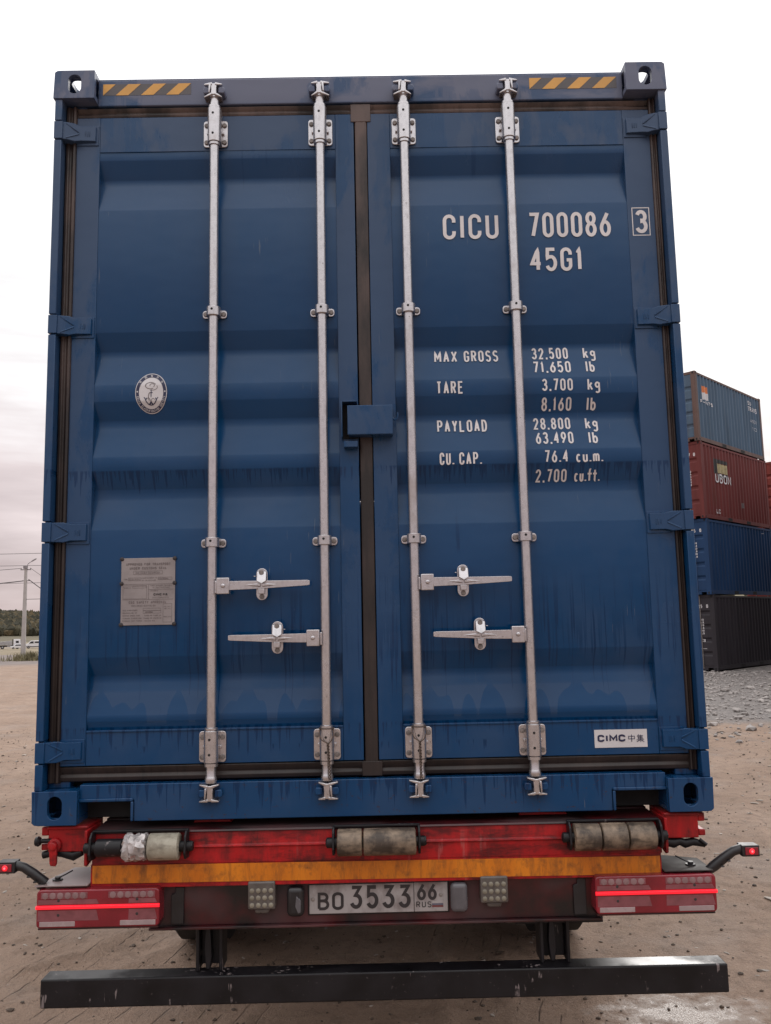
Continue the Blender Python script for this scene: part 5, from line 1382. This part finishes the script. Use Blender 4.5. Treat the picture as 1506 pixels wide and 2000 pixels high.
# dry grass round the foot of the post
g = MB()
for k in range(900):
    a = random.uniform(0, 6.28); rr_ = abs(random.gauss(0, .55)); x = PX_ + .75 + math.cos(a) * rr_ * 1.9; y = PY_ - .5 + math.sin(a) * rr_
    h_ = random.uniform(.18, .72) * max(.3, 1.0 - rr_ * .3); b = random.uniform(0, 6.28); w = random.uniform(.012, .03); lx, ly = random.gauss(0, .18), random.gauss(0, .18)
    z0 = 0.
    g.add([(x - w * math.cos(b), y - w * math.sin(b), z0), (x + w * math.cos(b), y + w * math.sin(b), z0), (x + lx * .4 + w * .7 * math.cos(b), y + ly * .4 + w * .7 * math.sin(b), z0 + h_ * .6), (x + lx, y + ly, z0 + h_), (x + lx * .4 - w * .7 * math.cos(b), y + ly * .4 - w * .7 * math.sin(b), z0 + h_ * .6)], [(0, 1, 2, 4), (4, 2, 3)])
go = g.build('grass', M['grass'], None, smooth=False); go['kind'] = 'stuff'; tag(go, 'clump of tall dry grass round the foot of the lamp post', 'grass')

fd = Vector((-.383, .924, 0)); right = Vector((.924, .383, 0)); rzv = math.atan2(right.y, right.x)     # vehicles stand side-on to us
def veh(name, label, cat, px): return thing(name, label, cat, (px[0], px[1], -3.32), rzv, local=True)
def wheels(t, spots, r, w=.28):
    for x, y in spots:
        m = MB(); m.lathe((x, y, r), (0, 1, 0), [(0, r * .6), (.02, r * .95), (.05, r), (w - .05, r), (w - .02, r * .95), (w, r * .6)], 18); wh = m.build('wheel', M['tyre'], t)
        m = MB(); m.cyl((x, y - .01, r), (x, y + .02, r), r * .5, n=12); m.build('hub', M['bed'], wh)
t = veh('tipper_truck', 'far white cabbed tipper truck with grey body facing the lamp post', 'truck', (-113.2, 263.8))
m = MB(); m.prism([(1.35, .75), (3.35, .75), (3.40, 1.5), (3.25, 2.9), (1.45, 2.95), (1.35, 2.8)], 'y', 0, 2.4); cab = m.build('cab', M['white'], t, .06)
m = MB(); m.prism([(2.0, 1.75), (2.85, 1.75), (2.8, 2.45), (2.0, 2.45)], 'y', -.02, .05); m.build('side_window', M['glassd'], cab)
m = MB(); m.box(3.33, 3.42, .2, 2.2, 1.7, 2.55); m.build('windscreen', M['glassd'], cab)
m = MB(); m.prism([(-4.1, 1.25), (-4.3, 2.4), (-3.6, 2.2), (.9, 2.45), (1.0, 1.15)], 'y', 0, 2.4); m.build('tipper_body', M['bed'], t, .05)
m = MB(); m.box(-4.2, 3.3, .5, 1.9, .65, 1.1); m.box(1.02, 1.3, .1, 2.3, .8, 2.9); m.build('chassis', M['chassis'], t)
m = MB(); m.box(-.4, .7, .02, .5, .6, 1.05); m.build('fuel_tank', M['bed'], t)
wheels(t, [(2.45, .0), (-1.7, .0), (-3.05, .0), (2.45, 2.1), (-1.7, 2.1), (-3.05, 2.1)], .52)
t = veh('delivery_van', 'far white van with high windows half hidden by the container edge', 'van', (-106.3, 266.8))
m = MB(); m.prism([(-2.9, .45), (-2.95, 1.25), (-2.1, 1.45), (-1.3, 2.35), (3.0, 2.45), (3.05, .45)], 'y', 0, 2.0); b = m.build('body', M['white'], t, .08)
m = MB(); m.prism([(-1.85, 1.5), (-1.2, 2.15), (-.5, 2.15), (-.5, 1.5)], 'y', -.02, .04); m.build('window', M['glassd'], b)
m = MB(); m.box(-.2, 2.6, -.02, .04, 1.6, 2.1); m.build('window', M['glassd'], b)
m = MB(); m.box(-2.6, 2.9, -.03, .03, .42, .66); m.build('sill', M['chassis'], b)
wheels(t, [(-1.9, -.02), (1.9, -.02), (-1.9, 1.75), (1.9, 1.75)], .40)
t = veh('parked_car', 'far small white car right behind the foot of the lamp post', 'car', (-109.6, 262.0))
m = MB(); m.prism([(-2.1, .35), (-2.1, .85), (-1.2, .95), (-.55, 1.42), (.9, 1.42), (1.5, .95), (2.1, .85), (2.1, .35)], 'y', 0, 1.7); b = m.build('body', M['white'], t, .08)
m = MB(); m.prism([(-1.0, .98), (-.5, 1.36), (.8, 1.36), (1.3, .98)], 'y', -.02, .04); m.build('window', M['glassd'], b)
wheels(t, [(-1.3, -.02), (1.3, -.02), (-1.3, 1.45), (1.3, 1.45)], .31, .2)
# pale spoil bank behind the vehicles
n = 90; vs = []
for i in range(n + 1):
    u = -60 + 120 * i / n; top = 1.9 + 1.3 * math.sin(u * .21) * math.sin(u * .083 + 1) + random.uniform(-.25, .25)
    for v, z in ((-5, -.5), (-2, top * .8), (0, max(.5, top)), (5, -.5)):
        q = Vector((-108.5, 276, -3.3)) + right * u + fd * v; vs.append((q.x, q.y, q.z + z))
m = MB().add(vs, [(i * 4 + j, (i + 1) * 4 + j, (i + 1) * 4 + j + 1, i * 4 + j + 1) for i in range(n) for j in range(3)])
bk = m.build('embankment', M['pale'], None); bk['kind'] = 'structure'
